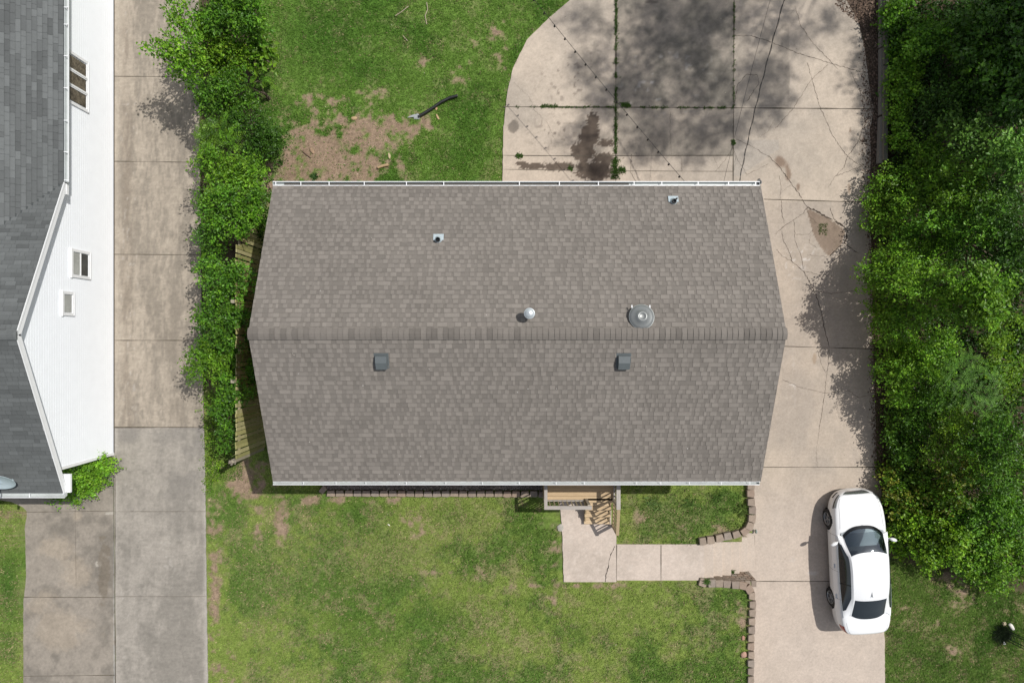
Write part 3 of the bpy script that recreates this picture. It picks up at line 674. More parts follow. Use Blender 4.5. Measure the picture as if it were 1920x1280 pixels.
# south wall, foundation and far sides
for k in range(28):
    z = .02 + k * hlap; mb.add([(-20, yc0 - .016, z), (NXW, yc0 - .016, z), (NXW, yc0 - .002, z + hlap), (-20, yc0 - .002, z + hlap)], [(0, 1, 2, 3)])
mb.add([(-20, yc0, -.3), (NXW, yc0, -.3), (NXW, yc1, -.3), (-20, yc1, -.3), (-20, yc0, 2.9), (NXW, yc0, 2.9), (NXW, yc1, 2.9), (-20, yc1, 2.9)], [(0, 1, 5, 4), (1, 2, 6, 5), (2, 3, 7, 6), (3, 0, 4, 7)])
wall = mb.build('wall', M_siding, nh, colored=False)
mb = MB(); mb.box((NXW - .02, yc0 - .035, .0), (NXW + .035, yc0 + .05, 2.85)); mb.build('corner_trim', M_white, wall, colored=False)
mb = MB(); mb.box((NXW + .0, yc0, -.05), (NXW + .045, yc1, .03), (.33, .31, .28)); mb.build('foundation', M_vc, wall)
# roof: main gable plus rear wing
mb = MB(); cd = (.07, .078, .08)
prism_roof(mb, -20, NXR - .004, NYS + .004, NZE - .008, NYR, NZR - .008, NYN - .004, NZE - .008, .12, cd)
v = []
for yy in (1.2, 13.3): v += [(NXR - .004, yy, NZE - .008), (-17, yy, NZE + 3.9 * pn - .008), (-20.9, yy, NZE - .008), (-20.9, yy, NZE - .12), (-17, yy, NZE + 3.9 * pn - .14), (NXR - .004, yy, NZE - .12)]
# the wing's slab starts where the valley begins, so it never shows in front of the gable
v = [list(p) for p in v]; 
for i in (0, 5): v[i][1] = NYN
for i in (1, 4): v[i][1] = NYN - 3.9 * pn / pnN
mb.add([tuple(p) for p in v], [(0, 1, 7, 6), (1, 2, 8, 7), (5, 4, 10, 11), (0, 6, 11, 5), (4, 3, 9, 10), (6, 7, 8, 9, 10, 11)], cd)
nroof = mb.build('roof', M_shingle, nh)
nb = np.array([.112, .119, .119]); parts = []
S = Vector((0, 1, pn)); L = S.length * (NYR - NYS); S.normalize()
parts.append(shingles((-18, NYS, NZE), (1, 0, 0), S, Vector((0, -pn, 1)).normalized(), lambda s: (0, NXR + 18), L, .13, (.13, .42), False, nb * 1.0, .10, (.8, .80), (.006, .012), seed=12, gap=.006))
S = Vector((0, -1, pnN)); L = S.length * (NYN - NYR); S.normalize()
def lim_m(s):
    z = NZE + s * S.z; return (-13.10 - (z - NZE) / pn + 18, NXR + 18)
parts.append(shingles((-18, NYN, NZE), (1, 0, 0), S, Vector((0, pnN, 1)).normalized(), lim_m, L, .13, (.13, .42), False, nb, .13, (.8, .80), (.006, .012), seed=13, gap=.006))
S2 = Vector((-1, 0, pn)); L2 = S2.length * 3.8; S2.normalize()
def lim_w(s): return (NYN - s * S2.z / pnN, 13.3)
parts.append(shingles((NXR, 0, NZE), (0, 1, 0), S2, Vector((pn, 0, 1)).normalized(), lim_w, L2, .13, (.13, .42), False, nb, .14, (.8, .80), (.006, .012), seed=14, gap=.006))
off = 0; VV = []; FF = []; CC = []
for p in parts: VV.append(p[0]); FF.append(p[1] + off); CC.append(p[2]); off += len(p[0])
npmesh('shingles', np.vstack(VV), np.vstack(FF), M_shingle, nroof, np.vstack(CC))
ridge_caps(NYR, NZR + .002, -18, NXR, pn, nb, .08, 9, wside=.13, step=.16).build('ridge_cap', M_shingle, nroof)
# rakes, eave returns, soffits
for ya_, yb_, zb_ in ((NYS - .01, NYR, NZE), (NYN + .01, NYR, NZE)):
    mb = MB()
    mb.bar((NXR - .014, ya_, zb_ - .11), (NXR - .014, yb_, NZR - .11), .026, .19)
    mb.bar((NXR + .006, ya_, zb_ - .035), (NXR + .006, yb_, NZR - .035), .016, .05)
    v = [(NXR - .02, ya_, zb_ - .20), (NXW, ya_, zb_ - .20), (NXW, yb_, NZR - .20), (NXR - .02, yb_, NZR - .20)]; mb.add(v, [(0, 1, 2, 3)])
    mb.build('rake_board', M_white, nh, colored=False)
mb = MB(); mb.box((NXW - .02, NYS - .02, NZE - .235), (NXR + .10, NYS + .52, NZE - .16)); mb.build('eave_return', M_white, nh, colored=False); mb = MB(); mb.box((NXW - .02, NYN - .30, NZE - .235), (NXR + .01, NYN + .05, NZE - .13)); mb.build('eave_return', M_white, nh, colored=False)
mb = MB(); mb.box((-20, NYS, NZE - .235), (NXW - .03, yc0, NZE - .20)); mb.build('soffit', M_white, nh, colored=False); mb = MB(); mb.box((NXW + .01, NYN + .05, NZE - .235), (NXR - .01, 13.2, NZE - .21)); mb.build('soffit', M_white, nh, colored=False)
gutter(-20, NXR + .03, NYS - .01, -1, NZE - .02, [px2x(58, 3.0)], nh)
gw = gutter(NYN + .04, 13.3, NXR + .01, 1, NZE - .02, [(640 - p) * (H - 3.05) / F for p in (14, 46, 105, 165, 226, 285, 338)], nh, axis_='y'); gw['label'] = 'side gutter along the rear wing'
for px_, y_ in ((.06, 15), (.05, 48)):
    mb = MB(); mb.tube([(NXR + .06, (640 - y_) * 20 / F, NZE - .12), (NXR + .06, (640 - y_) * 20 / F + .04, NZE - .115)], .02, 8, (.08, .07, .05)); mb.build('leaf_debris', M_vc, gw)
# windows (frames project, panes sit behind them)
M_glass = mat('window_glass', (.05, .055, .055), 0.06, noise=(3, .5), spec=.6)
M_blind = mat('window_curtain', (.36, .37, .35), 0.35, noise=(4, .2)); M_room = mat('room_seen_through_glass', (.10, .085, .06), 0.12, noise=[(9, .9), (30, .6)])
def window(y0, y1, zb, zt_, mulls, hor, panes, lab):
    mb = MB(); d0, d1 = NXW + .004, NXW + .06; fw = .085
    mb.box((d0, y0 - fw, zb - fw), (d1, y1 + fw, zb)); mb.box((d0, y0 - fw, zt_), (d1, y1 + fw, zt_ + fw)); mb.box((d0, y0 - fw, zb), (d1, y0, zt_)); mb.box((d0, y1, zb), (d1, y1 + fw, zt_))
    mb.box((d0, y0 - fw - .02, zt_ + fw), (d1 + .02, y1 + fw + .02, zt_ + fw + .02)); mb.box((d1, y0 - fw + .02, zb - fw + .015), (d1 + .012, y1 + fw - .02, zb - .045))
    for m in mulls: mb.box((d0, m - .05, zb), (d1 - .005, m + .05, zt_)); mb.box((d1 - .005, m - .012, zb), (d1 + .01, m + .012, zt_))
    for h in hor: mb.box((d0 + .004, y0, h - .022), (d1 - .012, y1, h + .022))
    wd = MB(); 
    w_ = mb.build('window', M_white, nh, colored=False); w_['label'] = lab
    for (a, b, c, d, m_) in panes:
        q = MB(); q.box((NXW + .006, a, c), (NXW + .032, b, d)); q.build('pane', m_, w_, colored=False)
    return w_
yw0, yw1 = 7.29, 8.72; t3 = (yw1 - yw0) / 3
window(yw0, yw1, 1.52, 2.62, [yw0 + t3, yw0 + 2 * t3], [], [(yw0 + .04 + k * t3, yw0 + t3 - .04 + k * t3, 1.54, 2.60, M_room) for k in range(3)], 'wide window of three dark lights partly under the eave')
window(2.04, 2.74, 1.42, 2.20, [], [1.82], [(2.06, 2.72, 1.44, 1.80, M_glass), (2.06, 2.72, 1.84, 2.18, M_blind)], 'middle window with two panes')
window(.86, 1.42, 2.22, 2.62, [], [], [(.88, 1.40, 2.24, 2.60, M_blind)], 'small single-pane window nearest the ridge')
# satellite dish standing on the roof
dp = W(8, 902, 3.45); dish = thing('satellite_dish', 'pale blue-grey satellite dish on the lower left corner of the dark grey roof', 'satellite dish', (dp.x, dp.y, NZE + (dp.y - NYS) * pn))
M_dish = mat('dish_paint', (.42, .50, .54), .4, noise=(5, .05))
Md = Matrix.Translation(W(-4, 902, 3.72)) @ Matrix.Rotation(R(8), 4, 'Z') @ Matrix.Rotation(R(54), 4, 'X') @ Matrix.Scale(1.27, 4)
mb = MB(); mb.lathe([(.0, -.05), (.15, -.04), (.28, -.01), (.34, .02), (.345, .03), (.335, .028), (.27, .0), (.14, -.03), (0, -.04)], 40, Md); mb.build('reflector', M_dish, dish, colored=False, smooth=True)
mb = MB(); b_ = Vector(dish.location); mb.tube([b_ + Vector((0, -.05, .0)), b_ + Vector((0, -.05, .2)), W(-4, 904, 3.66)], .03, 10); mb.box((b_.x - .12, b_.y - .17, b_.z - .02), (b_.x + .12, b_.y + .07, b_.z + .012)); mb.build('mount', M_dish, dish, colored=False)
mb = MB(); mb.tube([W(-4, 912, 3.45), W(-6, 940, 3.75)], .018, 8); mb.tube([W(-6, 940, 3.75), W(-6, 934, 3.80)], .04, 8); mb.build('feed_arm', M_dish, dish, colored=False)
# ------------------------------------------------------------------ garden edging: concrete blocks
BC = [(.265, .215, .172), (.245, .20, .165), (.30, .24, .19), (.26, .22, .185), (.275, .21, .165)]
M_block = mat('split_concrete_block', None, 0.95, noise=[(10, .14), (60, .14)], bump=(40, .5, .006), spec=.1)
rb = random.Random(11)
def block(root, cx, cy, ang, wf, wb, d, z0_, z1_, col=None, name='block'):
    """trapezoid block, wide face outwards (+y local)"""
    mb = MB(); ca, sa = math.cos(ang), math.sin(ang); P = []
    j = lambda: rb.uniform(-.008, .008)
    for x, y in ((-wb / 2, -d / 2), (wb / 2, -d / 2), (wf / 2, d / 2), (wf * .2, d / 2 + .012), (-wf * .2, d / 2 + .012), (-wf / 2, d / 2)):
        x += j(); y += j(); P.append((cx + x * ca - y * sa, cy + x * sa + y * ca))
    mb.poly(P, z0_, z1_, col or rb.choice(BC), bev=.012)
    return mb.build(name, M_block, root)
# row along the gravel bed in front of the house
ed = thing('block_edging', 'straight row of brown concrete blocks holding the gravel bed along the front of the house', 'garden edging', (W(600, 925).x, -5.1, 0))
s_ = (H - .12) / F; n = 0; px = 612
block(ed, W(606, 918, .1).x, W(606, 918, .1).y, R(48), .28, .22, .16, -.05, .13)
while px < 1022:
    p = W(px + 8.2, 924.5 + (px - 612) * .004 + rb.uniform(-.5, .5), .12); block(ed, p.x, p.y, R(180 + rb.uniform(-2.5, 2.5)), .288, .235, .19, -.05, .125 + rb.uniform(-.012, .012)); px += 16.55
bed = MB(); yb0, yb1 = -5.0, -3.60
gxx = np.arange(W(604, 0).x, W(1022, 0).x, .05); gyy = np.arange(yb0, yb1, .05); A, B = np.meshgrid(gxx, gyy); Z = .035 + .05 * fbm(A * 4, B * 4, 700, 3); Z[0, :] = 0; Z[:, 0] = 0; Z[:, -1] = 0
i_ = np.arange(A.size).reshape(A.shape); Fq = np.stack([i_[:-1, :-1], i_[:-1, 1:], i_[1:, 1:], i_[1:, :-1]], -1).reshape(-1, 4)
cc = mixc(np.array([.13, .105, .09]), np.array([.24, .21, .19]), vn(A * 20, B * 20, 705)); npmesh('gravel_bed', np.stack([A, B, Z], -1).reshape(-1, 3), Fq, M_gravel, col=cc.reshape(-1, 3))['kind'] = 'structure'
rg = np.random.default_rng(8)
def pebbles(name, X, Y, Z, size, cols, mat_, seed, label, cat, kind='stuff'):
    """many small angular stones / chips in one mesh"""
    rg = np.random.default_rng(seed); n = len(X); s = size * rg.uniform(.5, 1.3, n)
    base_ = np.array([[1, 0, 0], [-.5, .87, 0], [-.5, -.87, 0], [0, 0, .8], [0, 0, -.8]], float)
    a = rg.uniform(0, 6.28, n); el = rg.uniform(.6, 1.4, (n, 3)); V = base_[None] * el[:, None, :] * s[:, None, None]
    x = V[..., 0] * np.cos(a)[:, None] - V[..., 1] * np.sin(a)[:, None]; y = V[..., 0] * np.sin(a)[:, None] + V[..., 1] * np.cos(a)[:, None]
    V = np.stack([x + X[:, None], y + Y[:, None], V[..., 2] * .6 + Z[:, None]], -1)
    T = np.array([[0, 1, 3], [1, 2, 3], [2, 0, 3], [1, 0, 4], [2, 1, 4], [0, 2, 4]])
    Fx = (T[None] + 5 * np.arange(n)[:, None, None]).reshape(-1, 3)
    c = np.array(cols)[rg.integers(0, len(cols), n)] * rg.uniform(.7, 1.3, (n, 1)); c = np.repeat(c, 5, 0)
    o = npmesh(name, V.reshape(-1, 3), Fx, mat_, col=c); o['kind'] = kind; o['label'] = label; o['category'] = cat; return o
n = 9000; X = rg.uniform(W(608, 0).x, W(1020, 0).x, n); Y = rg.uniform(-4.98, -3.7, n)
pebbles('gravel', X, Y, np.full(n, .075), .022, [(.22, .20, .19), (.14, .12, .11), (.30, .25, .21), (.10, .095, .09), (.36, .33, .31)], M_gravel, 3, 'dark mixed gravel between the house front and its block edging', 'gravel')
# curved edging by the driveway, then around to the stairs
ed2 = thing('block_edging', 'curved row of brown blocks bending from the house corner to the concrete stairs', 'garden edging', (8.0, -5.6, 0))
zt_ = .17
for px, py, a_, w_ in ((1409.5, 911, -90, .27), (1409, 925, -90, .27), (1410, 941.5, -90, .29), (1412, 957, -91, .28), (1411.5, 972, -97, .28), (1407, 986, -114, .28), (1398, 996, -142, .29), (1382, 1001.5, -162, .28), (1366, 1005, -168, .28), (1350.5, 1008.5, -166, .28), (1334, 1012.5, -173, .28), (1319.5, 1014.5, -172, .24)):
    p = W(px, py, zt_); block(ed2, p.x - .02, p.y, R(a_), w_, .22, .23, -.25, zt_ + rb.uniform(-.012, .012))
mb = MB()
for k in range(5):
    z1 = -.02 - k * .2; o_ = .03 * (k + 1)
    pts = [W(1414, 905, zt_), W(1414.5, 958, zt_), W(1413, 975, zt_), W(1406, 992, zt_), W(1396, 1000.5, zt_), W(1350, 1012, zt_), W(1322, 1017, zt_)]
    for a, b in zip(pts[:-1], pts[1:]):
        a = Vector((a.x + o_ - .02, a.y + .05, 0)); b = Vector((b.x + o_ - .02, b.y + .05, 0)); n_ = max(1, int((b - a).length / .3))
        for q in range(n_):
            u = a.lerp(b, (q + .04) / n_); v_ = a.lerp(b, (q + .96) / n_); mb.bar((u.x - .08, u.y, z1 - .1), (v_.x - .08, v_.y, z1 - .1), .2, .19, rb.choice(BC))
mb.build('lower_course', M_block, ed2)
# retaining wall along the driveway below the stairs
ed3 = thing('retaining_wall', 'retaining wall of brown blocks between the front lawn and the driveway, below the stairs', 'wall', (8.1, -9.5, 0))
z3 = .10; py = 1113
xw = lambda p: float(np.interp(p, [1105, 1112, 1122, 1140, 1165, 1200, 1240, 1290, 1330], [1405, 1409, 1411, 1411.5, 1410, 1408.5, 1408.2, 1408.3, 1408]))
for px, py0, a_ in ((1318.5, 1092.5, 158), (1335, 1094, 183), (1348.5, 1094, 182), (1363.5, 1095.5, 176), (1379.5, 1097, 178), (1393, 1098.5, 170), (1405, 1105, 122)):
    p = W(px, py0, z3); block(ed3, p.x, p.y, R(a_ + 180), .29, .225, .24, -.5, z3 + rb.uniform(-.012, .012))
py = 1118
while py < 1292:
    p = W(xw(py), py, z3); block(ed3, p.x, p.y, R(-90 + rb.uniform(-4, 4)), .275 + rb.uniform(-.01, .01), .20, .20 + rb.uniform(-.015, .015), -.16, z3 + rb.uniform(-.018, .018)); py += 15.7
mb = MB()
for k in range(5):
    z1 = -.17 - k * .2; y = W(0, 1112, z3).y; o_ = .03 * (k + 1)
    while y > -12.6:
        mb.box((8.0 + o_ - .05, y - .285, z1 - .19), (8.0 + o_ + .17, y, z1), rb.choice(BC)); y -= .295
mb.build('lower_course', M_block, ed3)
# the wall's face beside the stairs: courses of small pitted blocks
for k in range(8):
    z1 = .0 - k * .14; o_ = .012 * k; x = 6.42 + (k % 2) * .09; mb = MB()
    while x < 8.2:
        mb.box((x, -8.26, z1 - .134), (min(x + .185, 8.24), -8.055 + o_ + rb.uniform(-.012, .012), z1), rb.choice(BC), bev=.01); x += .205
    mb.build('face_course', M_block, ed3)

# ------------------------------------------------------------------ wooden porch with steps
por = thing('porch', 'small wooden porch with railings and three steps at the front of the house', 'porch', (2.2, -4.5, 0))
ZD = .72; new = [(.50, .375, .235), (.54, .41, .265), (.465, .345, .215)]; old = (.36, .33, .30)
y = -3.62; 
mb = MB(); k = 0
while y > -5.10:
    c = (.34, .27, .21) if y > -3.95 else rb.choice(new); mb.box((1.02, y - .137, ZD - .035), (3.34 if y < -4.0 else 3.34, y, ZD), c, bev=.005); y -= .143
mb.box((2.40, -5.25, ZD - .035), (3.34, -5.115, ZD), new[0], bev=.005)
mb.build('deck_floor', M_woodx, por)
mb = MB()
for a, b in (((1.02, -5.08, ZD - .14), (2.42, -5.08, ZD - .14)), ((1.04, -3.7, ZD - .14), (1.04, -5.08, ZD - .14)), ((3.32, -3.7, ZD - .14), (3.32, -5.24, ZD - .14)), ((2.42, -5.24, ZD - .14), (3.32, -5.24, ZD - .14))): mb.bar(a, b, .04, .2, (.42, .32, .19))
mb.build('deck_frame', M_wood, por)
for k, (ya_, yb_) in enumerate(((-5.27, -5.55), (-5.55, -5.82), (-5.82, -6.10))):
    z = ZD - .18 * (k + 1); mb = MB(); ym = (ya_ + yb_) / 2
    mb.box((2.41, ym + .003, z - .035), (3.27, ya_ + .015, z), new[(k + 1) % 3], bev=.005); mb.box((2.41, yb_, z - .035), (3.27, ym - .003, z), new[(k + 2) % 3], bev=.005)
    t = mb.build('stair_tread', M_woodx, por)
for x in (2.45, 3.24):
    mb = MB(); mb.add([(x - .02, -5.26, 0), (x - .02, -6.08, .0), (x - .02, -6.08, .14), (x - .02, -5.26, .66), (x + .02, -5.26, 0), (x + .02, -6.08, .0), (x + .02, -6.08, .14), (x + .02, -5.26, .66)], [(0, 1, 2, 3), (7, 6, 5, 4), (3, 2, 6, 7), (1, 5, 6, 2), (0, 3, 7, 4)], (.42, .32, .19))
    mb.build('stringer', M_wood, por)
ZR_ = 1.62
for (x, y) in ((1.07, -5.16), (2.42, -5.16), (3.32, -5.16), (1.07, -3.72), (3.32, -3.72)):
    mb = MB(); mb.box((x - .045, y - .045, 0), (x + .045, y + .045, ZR_ - .02), (.42, .37, .29)); mb.build('post', M_woody, por)
mb = MB(); mb.box((3.345, -6.22, 0), (3.425, -6.14, .98), (.42, .34, .23)); mb.build('post', M_woody, por)
def rail(a, b, w_, h_, c, nm='rail', m_=None): mb = MB(); mb.bar(a, b, w_, h_, c); return mb.build(nm, m_ or M_wood, por)
rail((1.01, -5.20, ZR_), (2.50, -5.20, ZR_), .115, .035, old, 'cap_rail', M_woodx); rail((1.06, -3.65, ZR_ + .004), (1.06, -5.14, ZR_ + .004), .10, .035, old, 'cap_rail', M_woody); rail((3.335, -3.65, ZR_), (3.335, -5.26, ZR_), .125, .035, (.40, .37, .335), 'cap_rail', M_woody)
rail((3.345, -5.27, ZR_ - .02), (3.40, -6.24, .98), .10, .035, (.43, .33, .20), 'hand_rail', M_woody)
rail((1.1, -5.16, ZD + .1), (2.4, -5.16, ZD + .1), .04, .08, old); rail((1.07, -3.8, ZD + .1), (1.07, -5.1, ZD + .1), .04, .08, old); rail((3.32, -3.8, ZD + .1), (3.32, -5.1, ZD + .1), .04, .08, old)
rail((3.33, -5.24, .70), (3.37, -6.16, .20), .04, .08, (.43, .33, .20))
def bal(x, y, z0_, z1_, c): mb = MB(); mb.box((x - .018, y - .018, z0_), (x + .018, y + .018, z1_), c); mb.build('baluster', M_woody, por)
for k in range(9): bal(1.21 + k * .142, -5.185, ZD - .1, ZR_ - .02, (.44, .38, .26))
for k in range(9): bal(1.055, -3.90 - k * .138, ZD - .1, ZR_ - .02, (.40, .36, .30)); bal(3.345, -3.90 - k * .138, ZD - .1, ZR_ - .02, (.40, .36, .30))
for k in range(6): t = (k + .6) / 6.4; bal(3.335 + .04 * t, -5.26 - .92 * t, .62 - .5 * t, 1.58 - .64 * t, (.44, .36, .24))

# ------------------------------------------------------------------ leaves
def leaves(P, D, Nr, L, Wd, C):
    """P base points, D leaf directions, Nr leaf normals (n,3); L, Wd sizes; C colours -> verts, tris, cols"""
    D = D / np.linalg.norm(D, axis=1, keepdims=True); S = np.cross(D, Nr); S /= np.linalg.norm(S, axis=1, keepdims=True) + 1e-9
    Nn = np.cross(S, D); L = L[:, None]; Wd = Wd[:, None]
    V = np.stack([P, P + D * L * .45 + S * Wd * .5 + Nn * Wd * .16, P + D * L - Nn * L * .10, P + D * L * .45 - S * Wd * .5 + Nn * Wd * .16], 1)
    n = len(P); b = 4 * np.arange(n)[:, None, None]
    T = (np.array([[0, 1, 2], [0, 2, 3]])[None] + b).reshape(-1, 3)
    return V.reshape(-1, 3), T, np.repeat(C, 4, 0)
PAL = dict(mid=[(.070, .150, .018), (.052, .122, .014), (.095, .180, .022)], yel=[(.112, .195, .018), (.09, .175, .016), (.14, .21, .022)], dark=[(.038, .090, .014), (.030, .072, .010), (.052, .110, .016)],
           blue=[(.095, .175, .045), (.075, .150, .035), (.11, .195, .05)], fresh=[(.105, .20, .022), (.085, .175, .02), (.13, .215, .028)], vine=[(.060, .135, .018), (.085, .165, .02), (.045, .105, .016)])
def crown(lumps, dens, leaf, pal, seed, m=9, tw=.24, wl=.55, droop=.0, low=-.35, up=.7, fill=.25, pinn=False):
    """lumps: (x,y,z,rx,ry,rz); dens sprays per m2 of lump surface"""
    rg = np.random.default_rng(seed); Ps = []; Ds = []; Tn = []; sub = []
    for (x, y, z, rx, ry, rz) in lumps:                     # every bough carries several clumps of its own
        if min(rx, ry) < .28: sub.append((x, y, z, rx, ry, rz)); continue
        z = z + rg.uniform(-.45, .40) * (rx > .55) + rg.uniform(-.15, .15); sub.append((x, y, z - rz * .45, rx * .62, ry * .62, rz * .5)); q = int(6 + rx * 5)
        for k in range(q):
            d = rg.normal(size=3); d /= np.linalg.norm(d); d[2] = abs(d[2]) * .9 + rg.uniform(-.3, .1); f = rg.uniform(.18, .42); g = rg.uniform(.55, 1.12)
            sub.append((x + d[0] * rx * g, y + d[1] * ry * g, z + d[2] * rz * g, rx * f, ry * f, max(rz * f, .6 * rx * f)))
    dens = dens * 1.08
    for (x, y, z, rx, ry, rz) in sub:
        ar = 4 * math.pi * ((rx * ry + rx * rz + ry * rz) / 3); n = max(4, int(ar * dens))
        d = rg.normal(size=(n * 2, 3)); d /= np.linalg.norm(d, axis=1, keepdims=True); d = d[d[:, 2] > low][:n]
        th = d * 1.0; nz = vn(th[:, 0] * 2.3 + x * 3 + 9, th[:, 1] * 2.3 + y * 3 + th[:, 2] * 2, seed + 5)
        r = (.72 + .5 * nz) * np.where(rg.random(len(d)) < fill, rg.uniform(.35, .9, len(d)), np.where(rg.random(len(d)) < .08, rg.uniform(1.05, 1.45, len(d)), rg.uniform(.88, 1.06, len(d))))
        r = r * (1 + .55 * (vn(d[:, 0] * 5 + x * 7, d[:, 1] * 5 + y * 7, seed + 9) - .5)); Ps.append(np.stack([x + d[:, 0] * rx * r, y + d[:, 1] * ry * r, z + d[:, 2] * rz * r], 1)); Ds.append(d); Tn.append(nz)
    P = np.vstack(Ps); D = np.vstack(Ds); T = np.concatenate(Tn); ns = len(P)
    D = D + rg.normal(size=D.shape) * .55 + np.array([0, 0, .12 - droop]); D /= np.linalg.norm(D, axis=1, keepdims=True)
    side = np.cross(D, rg.normal(size=D.shape)); side /= np.linalg.norm(side, axis=1, keepdims=True)
    t = (np.arange(m) + .5) / m; sg = np.where(np.arange(m) % 2 == 0, 1, -1)
    B = P[:, None, :] + D[:, None, :] * (t * tw)[None, :, None]
    if pinn:
        side = np.cross(D, np.array([0, 0, 1.])); side /= np.linalg.norm(side, axis=1, keepdims=True) + 1e-6
        LD = side[:, None, :] * sg[None, :, None] + D[:, None, :] * .45 + rg.normal(size=B.shape) * .10; B[..., 2] -= (t ** 2 * tw * .45)[None]
        NN = np.zeros_like(B); NN[..., 2] = 1; NN += D[:, None, :] * .3 + rg.normal(size=B.shape) * .12
    else:
        B = B + rg.normal(size=B.shape) * leaf * .55
        LD = side[:, None, :] * sg[None, :, None] * .8 + D[:, None, :] * .6 + rg.normal(size=B.shape) * .5
        NN = rg.normal(size=B.shape) * .42; NN[..., 2] += up; NN += D[:, None, :] * .55
    N_ = ns * m; L = leaf * rg.uniform(.55, 1.25, N_)
    pc = np.array(PAL[pal] if isinstance(pal, str) else pal); ci = rg.integers(0, len(pc), ns)
    c = pc[ci] * np.array([.98, 1.24, .72]) * rg.uniform(.84, 1.30) * (rg.uniform(.52, 1.38, ns) * (.82 + .36 * T))[:, None]; c = np.repeat(c, m, 0) * rg.uniform(.8, 1.2, (N_, 1))
    # young leaf tips are yellower
    tip = np.tile(t, ns)[:, None]; c = c * (1 + tip * np.array([.35, .16, .10]))
    return leaves(B.reshape(-1, 3), LD.reshape(-1, 3), NN.reshape(-1, 3), L, L * wl, c)
def trunk(mb, base, lumps, r0, rg, thin=False):
    base = Vector(base); c = Vector((sum(l[0] for l in lumps) / len(lumps), sum(l[1] for l in lumps) / len(lumps), sum(l[2] for l in lumps) / len(lumps)))
    fork = base.lerp(c, .45); mb.tube([base + Vector((0, 0, -.1)), base.lerp(fork, .5) + Vector((rg.uniform(-.05, .05), .04, 0)), fork], [r0, r0 * .85, r0 * .7], 8)
    for l in lumps:
        e = Vector(l[:3]) ; mid = fork.lerp(e, .5) + Vector((rg.uniform(-.12, .12), rg.uniform(-.12, .12), .08))
        q = r0 * (.22 if thin else 1); mb.tube([fork, mid, e, e + Vector((rg.uniform(-.2, .2), rg.uniform(-.2, .2), l[5] * .7))], [q * .5, q * .3, q * .16, q * .04], 6)
def plant(name, label, cat, px_lumps, dens, leaf, pal, seed, group=None, ground=0.0, m=9, tw=.24, wl=.55, r0=.06, base=None, droop=0, low=-.35, fill=.25, pinn=False, world=False, crname='crown', up=.7, mat_=None):
    rg = random.Random(seed); L = []
    for (px, py, z, rp, rz) in px_lumps:
        if world: L.append((px, py, z, rp, rp * rg.uniform(.85, 1.15), rz)); continue
        p = W(px, py, z); r = rp * (H - z) / F; L.append((p.x, p.y, z, r * rg.uniform(.92, 1.1), r * rg.uniform(.92, 1.1), rz))
    bx = sum(l[0] for l in L) / len(L); by = sum(l[1] for l in L) / len(L)
    b = Vector((bx, by, ground)) if base is None else Vector(base)
    t = thing(name, label, cat, b, 0, group)
    mb = MB(); trunk(mb, b, L, r0, rg, world); mb.build('trunk' if cat == 'tree' else 'stem', M_bark, t, colored=False)
    V, T, C = crown(L, dens * (1.0 if world else 1.9), leaf, pal, seed, m, tw, wl, droop, low, up, fill, pinn)
    npmesh(crname if cat == 'tree' else 'foliage', V, T, mat_ or M_leaf, t, C)
    return t
GL = 'plants of the overgrown hedge left of the house'
